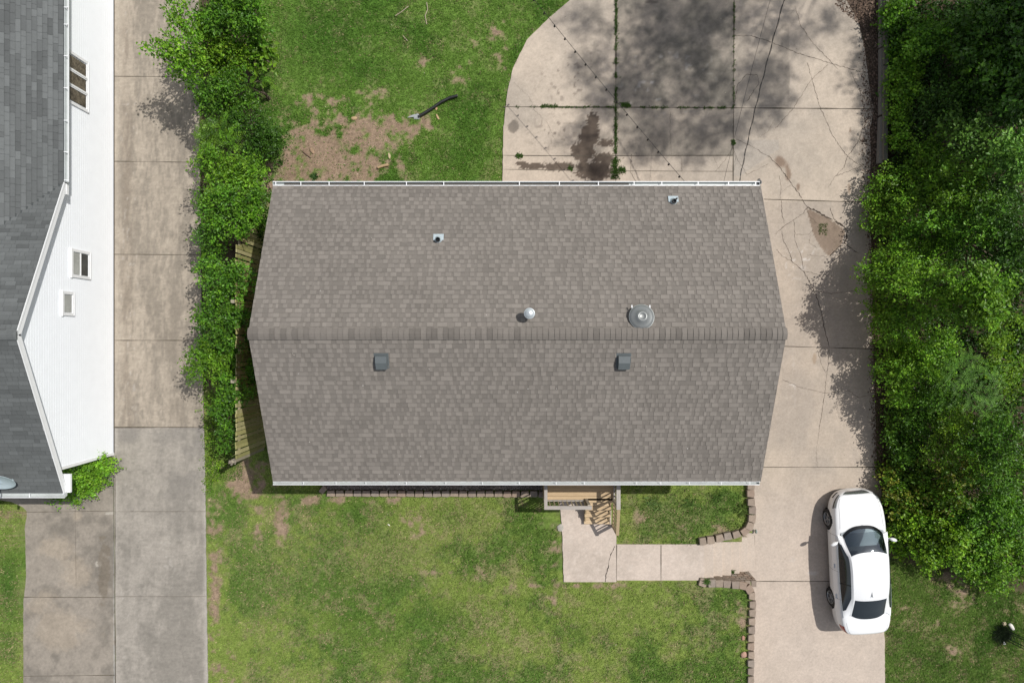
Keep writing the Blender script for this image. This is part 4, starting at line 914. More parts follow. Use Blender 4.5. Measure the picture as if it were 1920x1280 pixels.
hedge = [
 ('young_tree', 'young tree at the top left leaning out over the left driveway', 'tree', [(352, 100, 2.7, 24, .30), (322, 88, 2.85, 18, .2), (300, 92, 2.8, 14, .14), (345, 62, 2.6, 14, .16), (338, 28, 2.6, 17, .18), (330, 6, 2.6, 13, .15), (350, 135, 2.3, 15, .2), (372, 60, 2.4, 20, .3), (283, 90, 2.75, 9, .08), (335, 120, 2.7, 16, .2), (375, 110, 2.2, 20, .3), (362, 150, 2.1, 12, .2)], 26, .105, 'fresh', dict(m=7, wl=.62, base=W(400, 110, 0), r0=.05, fill=.3)),
 ('tall_shrub', 'tall dense shrub at the very top of the hedge', 'shrub', [(420, 10, 2.6, 34, .7), (465, 20, 2.8, 36, .7), (440, 45, 2.4, 34, .6), (485, 55, 2.2, 22, .6), (400, 45, 2.1, 26, .5)], 24, .10, 'mid', {}),
 ('vine_shrub', 'yellow-green small-leaved vine mound below the top shrub of the hedge', 'shrub', [(405, 85, 1.9, 28, .5), (440, 95, 2.0, 30, .5), (425, 125, 1.8, 32, .45), (400, 120, 1.6, 24, .4), (455, 125, 1.7, 20, .4)], 28, .085, 'yel', dict(wl=.7)),
 ('broadleaf_shrub', 'shrub with big broad leaves at the lawn side of the hedge near the top', 'shrub', [(484, 96, 1.5, 14, .25), (492, 115, 1.4, 13, .22), (480, 76, 1.3, 10, .2)], 22, .20, 'fresh', dict(m=5, wl=.65, up=1.2)),
 ('sumac_shrub', 'feathery sumac with leaflets in rows at the lawn side of the hedge', 'shrub', [(484, 152, 1.4, 13, .2), (472, 165, 1.2, 10, .15)], 13, .085, 'fresh', dict(m=16, tw=.42, wl=.33, pinn=True, fill=.05, low=.1)),
 ('tall_shrub', 'mid-green shrub of the hedge with a short shadow on the left driveway edge', 'shrub', [(400, 170, 2.1, 27, .5), (435, 165, 2.0, 28, .5), (400, 205, 2.0, 27, .5), (435, 205, 1.8, 24, .45), (462, 190, 1.5, 20, .4)], 24, .09, 'mid', {}),
 ('ailanthus_shrub', 'shrub with long feathery leaves against the left driveway', 'shrub', [(402, 240, 2.0, 26, .4), (425, 262, 2.0, 24, .4), (398, 275, 1.9, 20, .4)], 13, .09, 'fresh', dict(m=16, tw=.42, wl=.34, pinn=True, low=-.1)),
 ('round_shrub', 'dark rounded fine-leaved shrub bulging towards the bare soil of the back lawn', 'shrub', [(495, 250, 1.5, 32, .6), (515, 262, 1.2, 22, .5), (480, 280, 1.4, 26, .5), (455, 235, 1.5, 24, .5), (500, 285, 1.0, 20, .4)], 34, .07, 'dark', dict(wl=.6)),
 ('tall_shrub', 'bright leafy shrub beside the rear left corner of the house roof', 'shrub', [(400, 315, 2.2, 30, .5), (440, 315, 2.3, 32, .5), (475, 325, 1.9, 26, .5), (420, 345, 2.2, 28, .5), (460, 350, 2.2, 28, .5)], 24, .095, 'fresh', {}),
 ('tall_shrub', 'shrub left of the roof between the bright shrub and the mossy fence boards', 'shrub', [(398, 380, 2.3, 24, .45), (435, 385, 2.5, 30, .5), (475, 385, 2.3, 24, .45), (405, 415, 2.3, 24, .45), (445, 415, 2.5, 24, .4), (480, 405, 2.0, 16, .4)], 24, .10, 'mid', {}),
 ('vine_shrub', 'vine thicket hanging on the left side of the mossy fence boards', 'shrub', [(392, 440, 1.7, 16, .4), (405, 455, 1.5, 16, .4), (398, 470, 1.2, 14, .35)], 26, .085, 'vine', dict(wl=.7)),
 ('vine_shrub', 'vine mat covering the fence level with the rear half of the roof', 'shrub', [(395, 500, 1.9, 20, .4), (430, 515, 2.3, 24, .35), (455, 520, 2.4, 18, .3), (400, 540, 2.0, 24, .4), (435, 550, 2.3, 26, .35), (415, 575, 2.1, 26, .4)], 28, .08, 'vine', dict(wl=.75)),
 ('vine_shrub', 'vine mat covering the fence level with the roof ridge', 'shrub', [(396, 600, 2.0, 22, .4), (435, 595, 2.3, 24, .35), (425, 630, 2.1, 26, .4), (455, 640, 1.6, 20, .4), (395, 640, 1.7, 20, .4), (460, 600, 2.0, 12, .3)], 28, .08, 'vine', dict(wl=.75)),
 ('tall_shrub', 'shrub bulging over the left driveway with yellowish outer twigs', 'shrub', [(385, 655, 1.9, 22, .35), (372, 680, 1.9, 19, .3), (400, 690, 2.0, 28, .4), (428, 670, 2.0, 26, .4), (372, 700, 1.8, 13, .22)], 25, .09, 'fresh', {}),
 ('vine_shrub', 'vine over the fence beside the front left corner of the house', 'shrub', [(425, 712, 1.9, 24, .4), (445, 735, 2.1, 18, .35), (425, 750, 1.6, 20, .35), (462, 700, 1.5, 22, .4), (465, 725, 1.2, 15, .3)], 28, .085, 'vine', dict(wl=.7)),
 ('vine_shrub', 'trailing vine at the front end of the hedge beside the fence boards', 'shrub', [(430, 780, 1.8, 15, .35), (433, 805, 1.7, 14, .3), (425, 830, 1.3, 10, .3), (420, 765, 1.5, 14, .3)], 28, .085, 'vine', dict(wl=.7)),
]
for i, (nm, lab, cat, lm, dn, lf, pl, kw) in enumerate(hedge):
    kw = dict(kw); plant(nm, lab, cat, [(a, b, c, d * (1 if i == 0 else .93), e) for a, b, c, d, e in lm], dn, lf, pl, 100 + i, GL, **kw)
# shaded undergrowth between hedge and house
plant('undergrowth', 'low dark undergrowth in the shade between the hedge and the left wall of the house', 'shrub', [(488, 470, .3, 14, .2), (470, 530, .35, 20, .3), (460, 570, .3, 20, .3), (468, 650, 1.0, 22, .4), (478, 690, .8, 22, .4), (470, 600, .8, 14, .4), (480, 440, .4, 20, .35), (495, 420, .5, 16, .4), (497, 350, .4, 12, .3)], 20, .09, 'dark', 150, r0=.02)
plant('undergrowth', 'low bright creeping weeds between the left driveway and the front end of the fence', 'shrub', [(395, 742, .08, 12, .12), (396, 770, .07, 12, .12), (398, 800, .07, 12, .10), (402, 830, .06, 14, .10), (400, 860, .06, 13, .08), (395, 885, .05, 10, .06), (412, 880, .05, 10, .06), (400, 910, .04, 8, .05)], 34, .06, 'yel', 151, r0=.01)
plant('corner_shrub', 'low green shrub tucked into the front corner of the white neighbouring house', 'shrub', [(150, 892, .8, 20, .35), (175, 882, .75, 22, .3), (195, 872, .7, 17, .25), (140, 910, .8, 16, .3), (165, 905, .6, 18, .3), (190, 893, .5, 14, .25), (142, 930, .6, 9, .2), (165, 922, .5, 9, .2), (110, 936, .25, 7, .1)], 36, .075, 'fresh', 152, wl=.75)

# fence, mostly under the vines
M_moss = mat('mossy_fence_board', None, 0.9, noise=[(12, .2, 6, (1, 8, 1)), (5, .15)], spec=.1)
fn = thing('wooden_fence', 'old mossy board fence under the vines, left of the house', 'fence', (-8.32, 0, 0))
mb = MB(); y = -3.55; rf = random.Random(3)
while y < 4.2:
    w_ = rf.uniform(.125, .15); zt3 = 2.42 + rf.uniform(-.03, .03) - (.35 if rf.random() < .06 else 0); lean = rf.uniform(-.012, .012)
    c = rf.choice([(.30, .29, .12), (.37, .35, .15), (.24, .235, .10), (.40, .37, .19)]); t_ = rf.uniform(-.03, .03)
    mb.add([(-8.31 + lean, y, 0), (-8.31 + lean, y + w_ - .028, 0), (-8.31 + lean, y + w_ - .028 + t_, zt3), (-8.31 + lean, y + t_, zt3), (-8.335 + lean, y, 0), (-8.335 + lean, y + w_ - .028, 0), (-8.335 + lean, y + w_ - .028 + t_, zt3), (-8.335 + lean, y + t_, zt3)], [(0, 1, 2, 3), (5, 4, 7, 6), (3, 2, 6, 7), (1, 5, 6, 2), (4, 0, 3, 7)], c); y += w_
mb.build('boards', M_moss, fn)
for z in (.5, 2.05): mb = MB(); mb.bar((-8.37, -3.5, z), (-8.37, 4.1, z), .05, .09, (.33, .29, .2)); mb.build('rail', M_moss, fn)
for y in (-3.6, -1.2, 1.2, 3.6): mb = MB(); mb.box((-8.45, y - .05, 0), (-8.345, y + .05, 2.5 if y > -3 else 2.44), (.30, .27, .2)); mb.build('post', M_moss, fn)
mb = MB(); r2 = random.Random(9)
for k in range(7): a = r2.uniform(0, 6.28); mb.bar((-8.42, -3.62, 2.30), (-8.42 + .1 * math.cos(a), -3.62 + .1 * math.sin(a), 2.42 + r2.uniform(0, .1)), .05, .03, (.22, .19, .16))
mb.build('broken_post_top', M_moss, fn)

# ------------------------------------------------------------------ right-hand wood
GR = 'trees and shrubs of the wood right of the driveway'
def gz(px, py): return float(zdrive((640 - py) * .018)) + .1
wood = [
 ('creeper_shrub', 'creeper bank by the timber edging at the top right', 'shrub', [(1680, 20, 1.4, 30, .5), (1700, 55, 1.8, 34, .6), (1715, 95, 2.0, 36, .6), (1690, 95, 1.2, 24, .45), (1740, 60, 2.2, 30, .6)], 22, .10, 'mid', dict(wl=.75)),
 ('creeper_shrub', 'creeper strip right behind the middle of the timber edging', 'shrub', [(1682, 150, 1.0, 22, .4), (1700, 170, 1.1, 20, .4), (1683, 190, .9, 20, .35), (1688, 225, .9, 22, .35), (1683, 262, .8, 19, .35), (1705, 130, 1.5, 24, .5)], 26, .09, 'fresh', dict(wl=.75)),
 ('dark_tree', 'shaded tree filling the top right corner of the wood', 'tree', [(1870, 40, 4.5, 60, 1.0), (1900, 110, 4.5, 60, 1.0), (1850, 140, 3.8, 50, .8), (1830, 70, 4.0, 46, .8), (1900, 180, 4.0, 50, .9)], 12, .14, 'dark', dict(r0=.16, wl=.7)),
 ('dark_tree', 'low shaded shrub in the hollow left of the dark corner tree', 'shrub', [(1790, 60, 1.0, 36, .5), (1800, 160, 1.0, 40, .5), (1770, 120, .8, 30, .4)], 8, .12, 'dark', {}),
 ('wood_shrub', 'shaded shrub below the dark hollow of the wood', 'shrub', [(1755, 190, 2.2, 30, .6), (1785, 205, 2.4, 34, .6), (1740, 215, 1.8, 24, .5), (1815, 215, 2.2, 28, .5)], 17, .11, 'dark', {}),
 ('maple_sapling', 'pale star-leaved sapling in the upper wood', 'tree', [(1785, 232, 3.2, 18, .3), (1800, 250, 3.4, 16, .3), (1825, 258, 3.4, 18, .3), (1815, 278, 3.0, 18, .3), (1835, 240, 3.1, 14, .25)], 26, .12, 'blue', dict(m=7, wl=.6, up=1.1)),
 ('maple_sapling', 'bluish star-leaved sapling at the right edge of the upper wood', 'tree', [(1880, 285, 3.6, 24, .4), (1905, 300, 3.8, 22, .4), (1865, 300, 3.2, 18, .35), (1912, 260, 3.2, 22, .4), (1895, 325, 3.2, 20, .4)], 24, .12, 'blue', dict(m=7, wl=.6, up=1.1)),
 ('leafy_tree', 'broad bright tree of the wood just below the timber edging', 'tree', [(1720, 290, 2.6, 30, .6), (1760, 290, 3.4, 40, .7), (1740, 330, 3.6, 44, .8), (1780, 340, 4.0, 44, .8), (1700, 335, 2.6, 30, .6), (1800, 385, 3.8, 38, .7), (1760, 380, 4.0, 40, .7), (1840, 380, 3.0, 34, .7)], 17, .095, 'fresh', dict(r0=.12)),
 ('leafy_tree', 'round light green tree beside the broken slab of the driveway', 'tree', [(1660, 350, 1.8, 26, .5), (1650, 385, 2.0, 28, .5), (1670, 415, 2.2, 28, .5), (1645, 420, 1.6, 20, .45), (1690, 385, 2.4, 28, .5)], 20, .09, 'fresh', dict(r0=.09, base=W(1680, 390, 0))),
 ('leafy_tree', 'large tree reaching out over the driveway level with the roof ridge', 'tree', [(1690, 480, 3.4, 40, .6), (1650, 510, 2.8, 34, .5), (1625, 520, 2.4, 18, .35), (1660, 560, 3.0, 38, .55), (1720, 520, 4.2, 46, .7), (1740, 570, 4.4, 44, .7), (1700, 600, 3.8, 38, .6), (1655, 600, 2.8, 30, .5), (1760, 480, 4.2, 40, .7), (1665, 635, 2.2, 26, .5), (1780, 530, 4.2, 30, .6)], 18, .09, 'fresh', dict(r0=.15, base=W(1700, 550, 0))),
 ('leafy_tree', 'dense darker tree behind the one reaching over the driveway', 'tree', [(1700, 445, 3.0, 34, .6), (1740, 440, 3.6, 38, .6), (1790, 435, 3.6, 38, .6), (1830, 430, 3.2, 34, .6)], 16, .10, 'mid', dict(r0=.1)),
 ('leafy_tree', 'shaded tree at the right frame edge above the grassy clearing', 'tree', [(1880, 400, 3.4, 44, .8), (1905, 450, 3.4, 44, .7), (1870, 470, 3.0, 38, .6), (1905, 520, 2.6, 40, .6), (1880, 350, 3.0, 34, .6)], 13, .11, 'dark', dict(r0=.12)),
 ('maple_tree', 'bright maple with star-shaped sprays beside the grassy clearing', 'tree', [(1830, 520, 3.6, 24, .4), (1855, 545, 3.8, 26, .45), (1830, 560, 3.6, 24, .4), (1865, 575, 3.4, 24, .4), (1840, 595, 3.4, 24, .4), (1875, 540, 3.2, 18, .35), (1815, 580, 3.0, 20, .35)], 24, .12, 'fresh', dict(m=7, wl=.6, up=1.1, r0=.09)),
 ('thicket_shrub', 'low thicket between the overhanging tree and the driveway joint', 'shrub', [(1680, 670, 1.6, 34, .5), (1660, 700, 1.2, 20, .4), (1710, 660, 2.4, 34, .6), (1700, 700, 1.8, 34, .5), (1740, 690, 2.6, 36, .6), (1770, 650, 3.0, 34, .6), (1690, 735, 1.6, 30, .5)], 19, .09, 'fresh', {}),
 ('locust_tree', 'feathery locust with fine drooping leaflets in the middle of the wood', 'tree', [(1790, 710, 3.0, 30, .4), (1820, 740, 3.0, 30, .4), (1840, 700, 2.8, 26, .4), (1800, 680, 2.8, 22, .3), (1845, 760, 2.6, 22, .3)], 9, .06, 'blue', dict(m=22, tw=.5, wl=.32, pinn=True, low=-.1)),
 ('thicket_shrub', 'low thicket with rusty twigs around the grassy clearing at the right edge', 'shrub', [(1870, 640, 1.6, 26, .4), (1880, 690, 1.6, 30, .4), (1900, 720, 1.4, 30, .4), (1855, 660, 1.8, 22, .4), (1890, 600, 1.4, 22, .35), (1915, 680, 1.0, 16, .3)], 17, .08, 'yel', {}),
 ('leafy_tree', 'dark green tree beside the driveway level with the lower half of the roof', 'tree', [(1690, 780, 2.0, 34, .55), (1735, 770, 2.8, 38, .6), (1680, 820, 1.8, 30, .5), (1720, 815, 2.4, 36, .6), (1760, 740, 2.8, 32, .6), (1685, 850, 1.5, 24, .45)], 19, .095, 'mid', dict(r0=.09)),
 ('leafy_tree', 'yellow-green fine-leaved tree in the lower middle of the wood', 'tree', [(1780, 800, 3.2, 32, .5), (1800, 830, 3.2, 30, .5), (1770, 840, 2.8, 30, .5), (1810, 790, 2.8, 26, .45), (1825, 855, 2.6, 24, .4)], 24, .07, 'yel', dict(r0=.08)),
 ('leafy_tree', 'mid-green tree at the right, above the lower shrubs', 'tree', [(1860, 790, 2.6, 34, .5), (1850, 840, 2.6, 34, .5), (1880, 830, 2.6, 34, .5), (1855, 890, 2.4, 34, .5), (1895, 895, 2.2, 34, .5)], 18, .10, 'mid', dict(r0=.08)),
 ('hedge_shrub', 'big shrub with reddish young tips beside the front of the white car', 'shrub', [(1680, 900, 1.4, 30, .5), (1715, 880, 1.8, 36, .6), (1710, 925, 1.8, 36, .5), (1680, 950, 1.3, 28, .45), (1750, 900, 2.0, 38, .6), (1745, 945, 2.0, 38, .55), (1790, 920, 2.0, 36, .55), (1790, 890, 2.2, 30, .5)], 19, .10, [(.085, .165, .018), (.115, .19, .02), (.07, .135, .016), (.15, .15, .03)], dict(wl=.7)),
 ('hedge_shrub', 'broad-leaved shrub beside the mirror of the white car', 'shrub', [(1685, 990, 1.2, 26, .4), (1715, 975, 1.6, 34, .5), (1720, 1015, 1.3, 30, .4), (1755, 995, 1.7, 36, .5), (1695, 1025, .9, 20, .35), (1750, 1035, 1.2, 30, .4), (1790, 1000, 1.7, 32, .5)], 21, .10, 'yel', dict(wl=.75)),
 ('hedge_shrub', 'lowest shrub of the wood, above the small lawn', 'shrub', [(1800, 1040, 1.4, 34, .45), (1840, 1060, 1.3, 36, .45), (1860, 1020, 1.5, 36, .5), (1820, 1080, .8, 24, .35), (1880, 1070, 1.0, 30, .4), (1910, 1040, 1.1, 30, .4), (1848, 1088, .6, 18, .3), (1868, 1098, .3, 12, .2)], 20, .095, 'fresh', dict(wl=.75)),
 ('hedge_shrub', 'mid-green shrub at the right edge, upper neighbour of the lowest shrub', 'shrub', [(1830, 965, 1.8, 34, .5), (1870, 950, 2.0, 34, .5), (1900, 980, 1.8, 34, .5), (1900, 930, 1.8, 30, .5), (1835, 1000, 1.5, 28, .45)], 19, .095, 'mid', dict(wl=.7)),
]
for i, (nm, lab, cat, lm, dn, lf, pl, kw) in enumerate(wood):
    kw = dict(kw); g = gz(lm[0][0], lm[0][1]); q = []
    for a, b, c, d, e in lm:                     # crowns near the driveway are lower, as their shadows on it show
        k_ = (a - d - 960) / F; tx = np.interp(b + 20, [0, 280, 330, 400, 470, 520, 570, 640, 670, 700, 725, 760, 800, 1000], [1640, 1640, 1622, 1606, 1580, 1532, 1540, 1565, 1612, 1612, 1566, 1600, 1640, 1640])
        hm = (H * k_ - (tx - 960) * H / F) / (k_ + .56); q.append((a, b, max(.45, min(c, hm - e * .35 + .1)) + g, d * .90, e))
    lm = q
    if 'base' in kw: kw['base'] = (kw['base'].x, kw['base'].y, g)
    plant(nm, lab, cat, lm, dn, lf, pl, 200 + i, GR, ground=g, **kw)
lowp = [(px_, py_, .25 + gz(px_, py_), 26, .25) for px_ in range(1690, 1930, 44) for py_ in range(20, 1060, 52)]  # low plants with darkened leaves, so the crown gaps read as deep shade
plant('undergrowth', 'low undergrowth on the floor of the wood, leaves darkened for the shade in its gaps', 'shrub', lowp, 9, .13, 'dark', 260, r0=.012, ground=-.2, m=7)
# tall trees beyond the frame whose shade falls on the patio and the upper wood
sh = [(1110, 120, 36), (1125, 200, 40), (1085, 262, 26), (1200, 60, 60), (1262, 25, 60), (1190, 150, 50), (1290, 150, 45), (1245, 215, 46), (1335, 215, 42), (1345, 30, 42), (1400, 155, 44), (1425, 70, 40), (1465, 155, 38), (1452, 200, 30), (1395, 235, 34), (1560, 30, 22), (1500, 70, 26), (1230, 268, 36), (1310, 285, 26), (1080, 40, 26), (1130, 320, 20), (1290, 90, 34), (1380, 10, 40), (1460, 20, 30)]
L = []
for i, (px_, py_, r_) in enumerate(sh):
    z = 18.5 + 2.0 * math.sin(i * 2.1); g = W(px_, py_, 0); L.append((g.x + .56 * z, g.y + .30 * z, z, r_ * .0195, .45))
plant('tall_tree', 'tall thin-crowned tree out of frame beyond the top right, shading the patio', 'tree', L, 10.5, .15, 'mid', 300, world=True, r0=.22, base=(15.5, 18.5, 0), m=8, tw=.4)
sh = [(1795, 25, 36), (1835, 40, 62), (1870, 30, 100), (1900, 110, 90), (1848, 130, 62), (1870, 190, 80), (1800, 95, 30), (1910, 260, 50), (1810, 200, 36), (1905, 350, 30)]
L = []
for i, (px_, py_, r_) in enumerate(sh):
    z = 13.5 + 2.0 * math.sin(i * 1.7); g = W(px_, py_, 2.0); L.append((g.x + .56 * (z - 2), g.y + .30 * (z - 2), z, r_ * .0185, .8))
plant('tall_tree', 'tall dense tree out of frame beyond the right edge, shading the upper wood', 'tree', L, 10.0, .17, 'dark', 301, world=True, r0=.3, base=(23, 14, 0), m=9, tw=.4)
# ------------------------------------------------------------------ grass
def blades(name, X, Y, Z, L, Wd, C, seed, mat_=M_grass, per=1, spread=.9):
    rg = np.random.default_rng(seed); n = len(X); a = rg.uniform(0, 6.283, n); e = rg.uniform(.25, spread, n)
    D = np.stack([np.cos(a) * e, np.sin(a) * e, np.ones(n) * .62], 1); Nr = np.stack([-np.cos(a) * .5, -np.sin(a) * .5, np.ones(n)], 1) + rg.normal(size=(n, 3)) * .25
    V, T, C2 = leaves(np.stack([X, Y, Z], 1), D, Nr, L, Wd, C); return npmesh(name, V, T, mat_, None, C2)
rg = np.random.default_rng(77)
def grass_zone(name, label, n, x0, x1, y0, y1, seed, hide=None):
    rg = np.random.default_rng(seed); X = rg.uniform(x0, x1, n); Y = rg.uniform(y0, y1, n)
    # clumping
    PX, PY, bare, dry, lush, under, n3, n2 = lawn_fields(X, Y)
    keep = rg.random(n) < np.clip(1.0 - 1.15 * ss(.2, .6, bare) - .45 * dry, .05, 1) * (.45 + .75 * ss(.3, .6, fbm(X * 8, Y * 8, 900, 2)))
    keep &= under < .6
    if hide is not None: keep &= ~hide(X, Y)
    X, Y = X[keep], Y[keep]; PX, PY, bare, dry, lush, under, n3, n2 = [q[keep] for q in (PX, PY, bare, dry, lush, under, n3, n2)]
    n = len(X); Z = terrain(X, Y) - .01
    front = mixc(np.array([.250, .345, .075]), np.array([.098, .200, .034]), lush); back = mixc(np.array([.165, .295, .048]), np.array([.085, .205, .026]), lush)
    g = mixc(front, back, ss(660, 500, PY)); g = mixc(g, np.array([.12, .235, .040]), (PX > 1650) * .7)
    straw = np.array([.46, .37, .22]); pd = rg.random(n) < (.04 + .36 * dry + .25 * ss(.1, .4, bare)) * np.where(PY < 640, .6, 1.0)
    c = np.where(pd[:, None], straw * rg.uniform(.6, 1.2, (n, 1)), g) * rg.uniform(.62, 1.38, (n, 1))
    wdk = rg.random(n) < .05; c[wdk] = np.array([.16, .26, .045]) * rg.uniform(.7, 1.2, (wdk.sum(), 1))
    L = rg.uniform(.045, .10, n) * (.8 + .5 * lush); Wd = rg.uniform(.010, .022, n)
    wide = rg.random(n) < .18; Wd[wide] *= 2.2; L[wide] *= .6
    o = blades(name, X, Y, Z, L, Wd, c, seed + 1); tag(o, label, 'grass', kind='stuff'); return o
def hid_f(X, Y):
    PX, PY, = 960 + X * F / H + 5 * (fbm(X * 6, Y * 6, 333, 2) - .5), 640 - Y * F / H + 5 * (fbm(X * 6, Y * 6, 334, 2) - .5)
    return ((PX < 390) | ((PX > 1048) & (PX < 1157) & (PY < 1091)) | ((PX > 1150) & (PY > 1019) & (PY < 1090)) | ((PX > 605) & (PX < 1030) & (PY < 929)) | (X > 7.97) | (PX < 520) & (PY < 850) & (X > -8.2) | ((PX > 1320) & (PY > 1000) & (PY < 1106)) | ((PX > 1395) & (PY > 990) & (PY < 1115)) | ((PX > 1018) & (PX < 1162) & (PY < 990)))
grass_zone('grass', 'patchy yellow-green grass of the front lawn', 205000, W(386, 0).x, 8.0, -12.6, -3.5, 500, hid_f)
pl = patL
def hid_b(X, Y): return X > np.interp(Y, [W(0, q).y for q in (420, 342, 240, 180, 128, 75, 32, 2, -40)], [W(q, 0).x for q in (941, 941, 943, 949, 961, 986, 1030, 1066, 1084)])
grass_zone('grass', 'bright green grass of the back lawn', 150000, W(470, 0).x, W(1090, 0).x, 4.9, 11.9, 510, hid_b)
grass_zone('grass', 'grass right of the driveway below the wood', 85000, WD(1661, 1200).x + .02, 18.5, -12.8, -7.3, 520)
grass_zone('grass', 'grass at the lower left corner beside the parking pad', 16000, -17.4, W(43, 0).x, -12.8, -5.3, 530, lambda X, Y: X > np.interp(960 + 0 * X + 0, [0, 1], [0, 0]) + np.interp(640 - Y * F / H, [940, 950, 990, 1080, 1130, 1290], [W(8, 0).x, W(40, 0).x, W(46, 0).x, W(48, 0).x, W(43, 0).x, W(43, 0).x]))
def strip(n, px0, px1, py0, py1, rg):
    return rg.uniform(W(px0, 0).x, W(px1, 0).x, n), rg.uniform(W(0, py1).y, W(0, py0).y, n)
rg = np.random.default_rng(61); X, Y = strip(4200, 387, 455, 735, 900, rg); PX = 960 + X * F / H
Z = np.zeros(len(X)); blades('grass', X, Y, Z, rg.uniform(.04, .09, len(X)), rg.uniform(.012, .03, len(X)), np.array([.10, .175, .03]) * rg.uniform(.5, 1.4, (len(X), 1)), 62).__setitem__('kind', 'stuff'); bpy.data.objects['grass'].name = 'grass'
for o in list(COL.objects):
    if o.name.startswith('grass') and 'label' not in o: tag(o, 'weedy grass between the left driveway and the front end of the fence', 'grass', kind='stuff')
# clearing in the wood and shady floor
X, Y = strip(9000, 1860, 1925, 590, 720, rg); blades('grass', X, Y, terrain(X, Y), rg.uniform(.08, .2, len(X)), rg.uniform(.012, .03, len(X)), np.array([.14, .19, .05]) * rg.uniform(.5, 1.3, (len(X), 1)), 63)
for o in list(COL.objects):
    if o.name.startswith('grass') and 'label' not in o: tag(o, 'long grass in the clearing at the right edge of the wood', 'grass', kind='stuff')
# weeds in the joints of the patio
wx = []; wy = []
def wl_(px0, py0, px1, py1, n, sp, clump=True):
    t = rg.random(n)
    if clump: t = t[vn(t * 37, t * 3 + px0, 5) > .38]
    a = W(px0, py0); b = W(px1, py1); k = len(t); wx.append(a.x + (b.x - a.x) * t + rg.normal(size=k) * sp * (abs(b.y - a.y) > abs(b.x - a.x)) + rg.normal(size=k) * .01); wy.append(a.y + (b.y - a.y) * t + rg.normal(size=k) * sp * (abs(b.y - a.y) <= abs(b.x - a.x)))
wl_(1155, -5, 1154, 338, 1500, .018); wl_(1155, 40, 1154, 330, 500, .04); wl_(1153, 300, 1153, 336, 700, .07); wl_(1376, 0, 1375, 205, 330, .012); wl_(1165, 202, 1374, 203, 520, .014); wl_(950, 201, 1150, 202, 380, .014); wl_(1165, 197, 1182, 199, 260, .04, False); wl_(1015, 200, 1045, 200, 160, .03, False); wl_(968, 293, 980, 293, 150, .04, False); wl_(1374, 264, 1375, 272, 110, .03, False)
wl_(1160, 318, 1172, 320, 220, .05, False); wl_(1066, 315, 1073, 317, 80, .03, False)
X = np.concatenate(wx); Y = np.concatenate(wy); n = len(X)
o = blades('weeds', X, Y, np.full(n, .03), rg.uniform(.04, .085, n), rg.uniform(.012, .03, n), np.array([.07, .14, .025]) * rg.uniform(.5, 1.4, (n, 1)), 71); tag(o, 'green weeds growing along the joints of the back patio', 'weeds', kind='stuff')
X, Y = strip(150, 1534, 1550, 420, 440, rg); Zz = zdrive(Y) + .03; n = len(X); o = blades('weeds', X, Y, Zz, rg.uniform(.03, .07, n), rg.uniform(.012, .025, n), np.array([.09, .16, .03]) * rg.uniform(.6, 1.3, (n, 1)), 72); tag(o, 'few weeds in the soil of the broken driveway slab', 'weeds', kind='stuff')
# pale chips and litter on bare soil; leaf litter beside the timbers
X, Y = strip(900, 505, 800, 150, 340, rg); k = lawn_fields(X, Y)[2] > .3; X, Y = X[k], Y[k]
pebbles('wood_chips', X, Y, np.full(len(X), .0), .016, [(.42, .33, .22), (.30, .21, .14), (.55, .47, .36), (.2, .14, .1)], M_gravel, 5, 'pale chips and pebbles scattered on the bare soil of the back lawn', 'wood chips')
X, Y = strip(9500, 1565, 1652, -5, 400, rg); k = rg.random(len(X)) < np.maximum(ss(1608, 1635, 960 + X * F / H), (Y > 10.4 + (12.0 - X) * .8)); X, Y = X[k], Y[k]
pebbles('leaf_litter', X, Y, np.full(len(X), .03), .030, [(.16, .11, .08), (.10, .07, .05), (.24, .17, .13), (.07, .05, .04)], M_gravel, 6, 'brown leaf litter between the patio edge and the timber edging', 'leaf litter')
P = WD(1645, 700); Y = rg.uniform(-5.2, 4.2, 3500); X = np.array([drvR(y) for y in Y]) + rg.normal(size=len(Y)) * .10 + .05
pebbles('leaf_litter', X, Y, zdrive(Y) + .035, .026, [(.13, .09, .06), (.08, .06, .04), (.2, .14, .1)], M_gravel, 7, 'dark litter along the right edge of the driveway under the shrubs', 'leaf litter')
X = rg.uniform(-5, 12, 500) ; Y = rg.uniform(-11.5, 11.5, 500); k = (fbm(X, Y, 9, 2) > .45) & ~((X > -7) & (X < 8) & (Y > -4) & (Y < 5)); X, Y = X[k], Y[k]
pebbles('debris', X, Y, terrain(X, Y) + .04, .012, [(.6, .56, .45), (.5, .42, .3), (.12, .09, .07)], M_gravel, 8, 'tiny twigs and petals strewn over lawns and concrete', 'debris')

X = rg.uniform(RX0 + .2, RX1 - .2, 70); Y = rg.uniform(YS + .2, YN - .2, 70)
pebbles('roof_debris', X, Y, np.array([roofz(y) for y in Y]) + .02, .012, [(.6, .56, .5), (.45, .4, .32), (.75, .73, .7)], M_gravel, 9, 'a few pale specks of debris lying on the big shingle roof', 'debris')
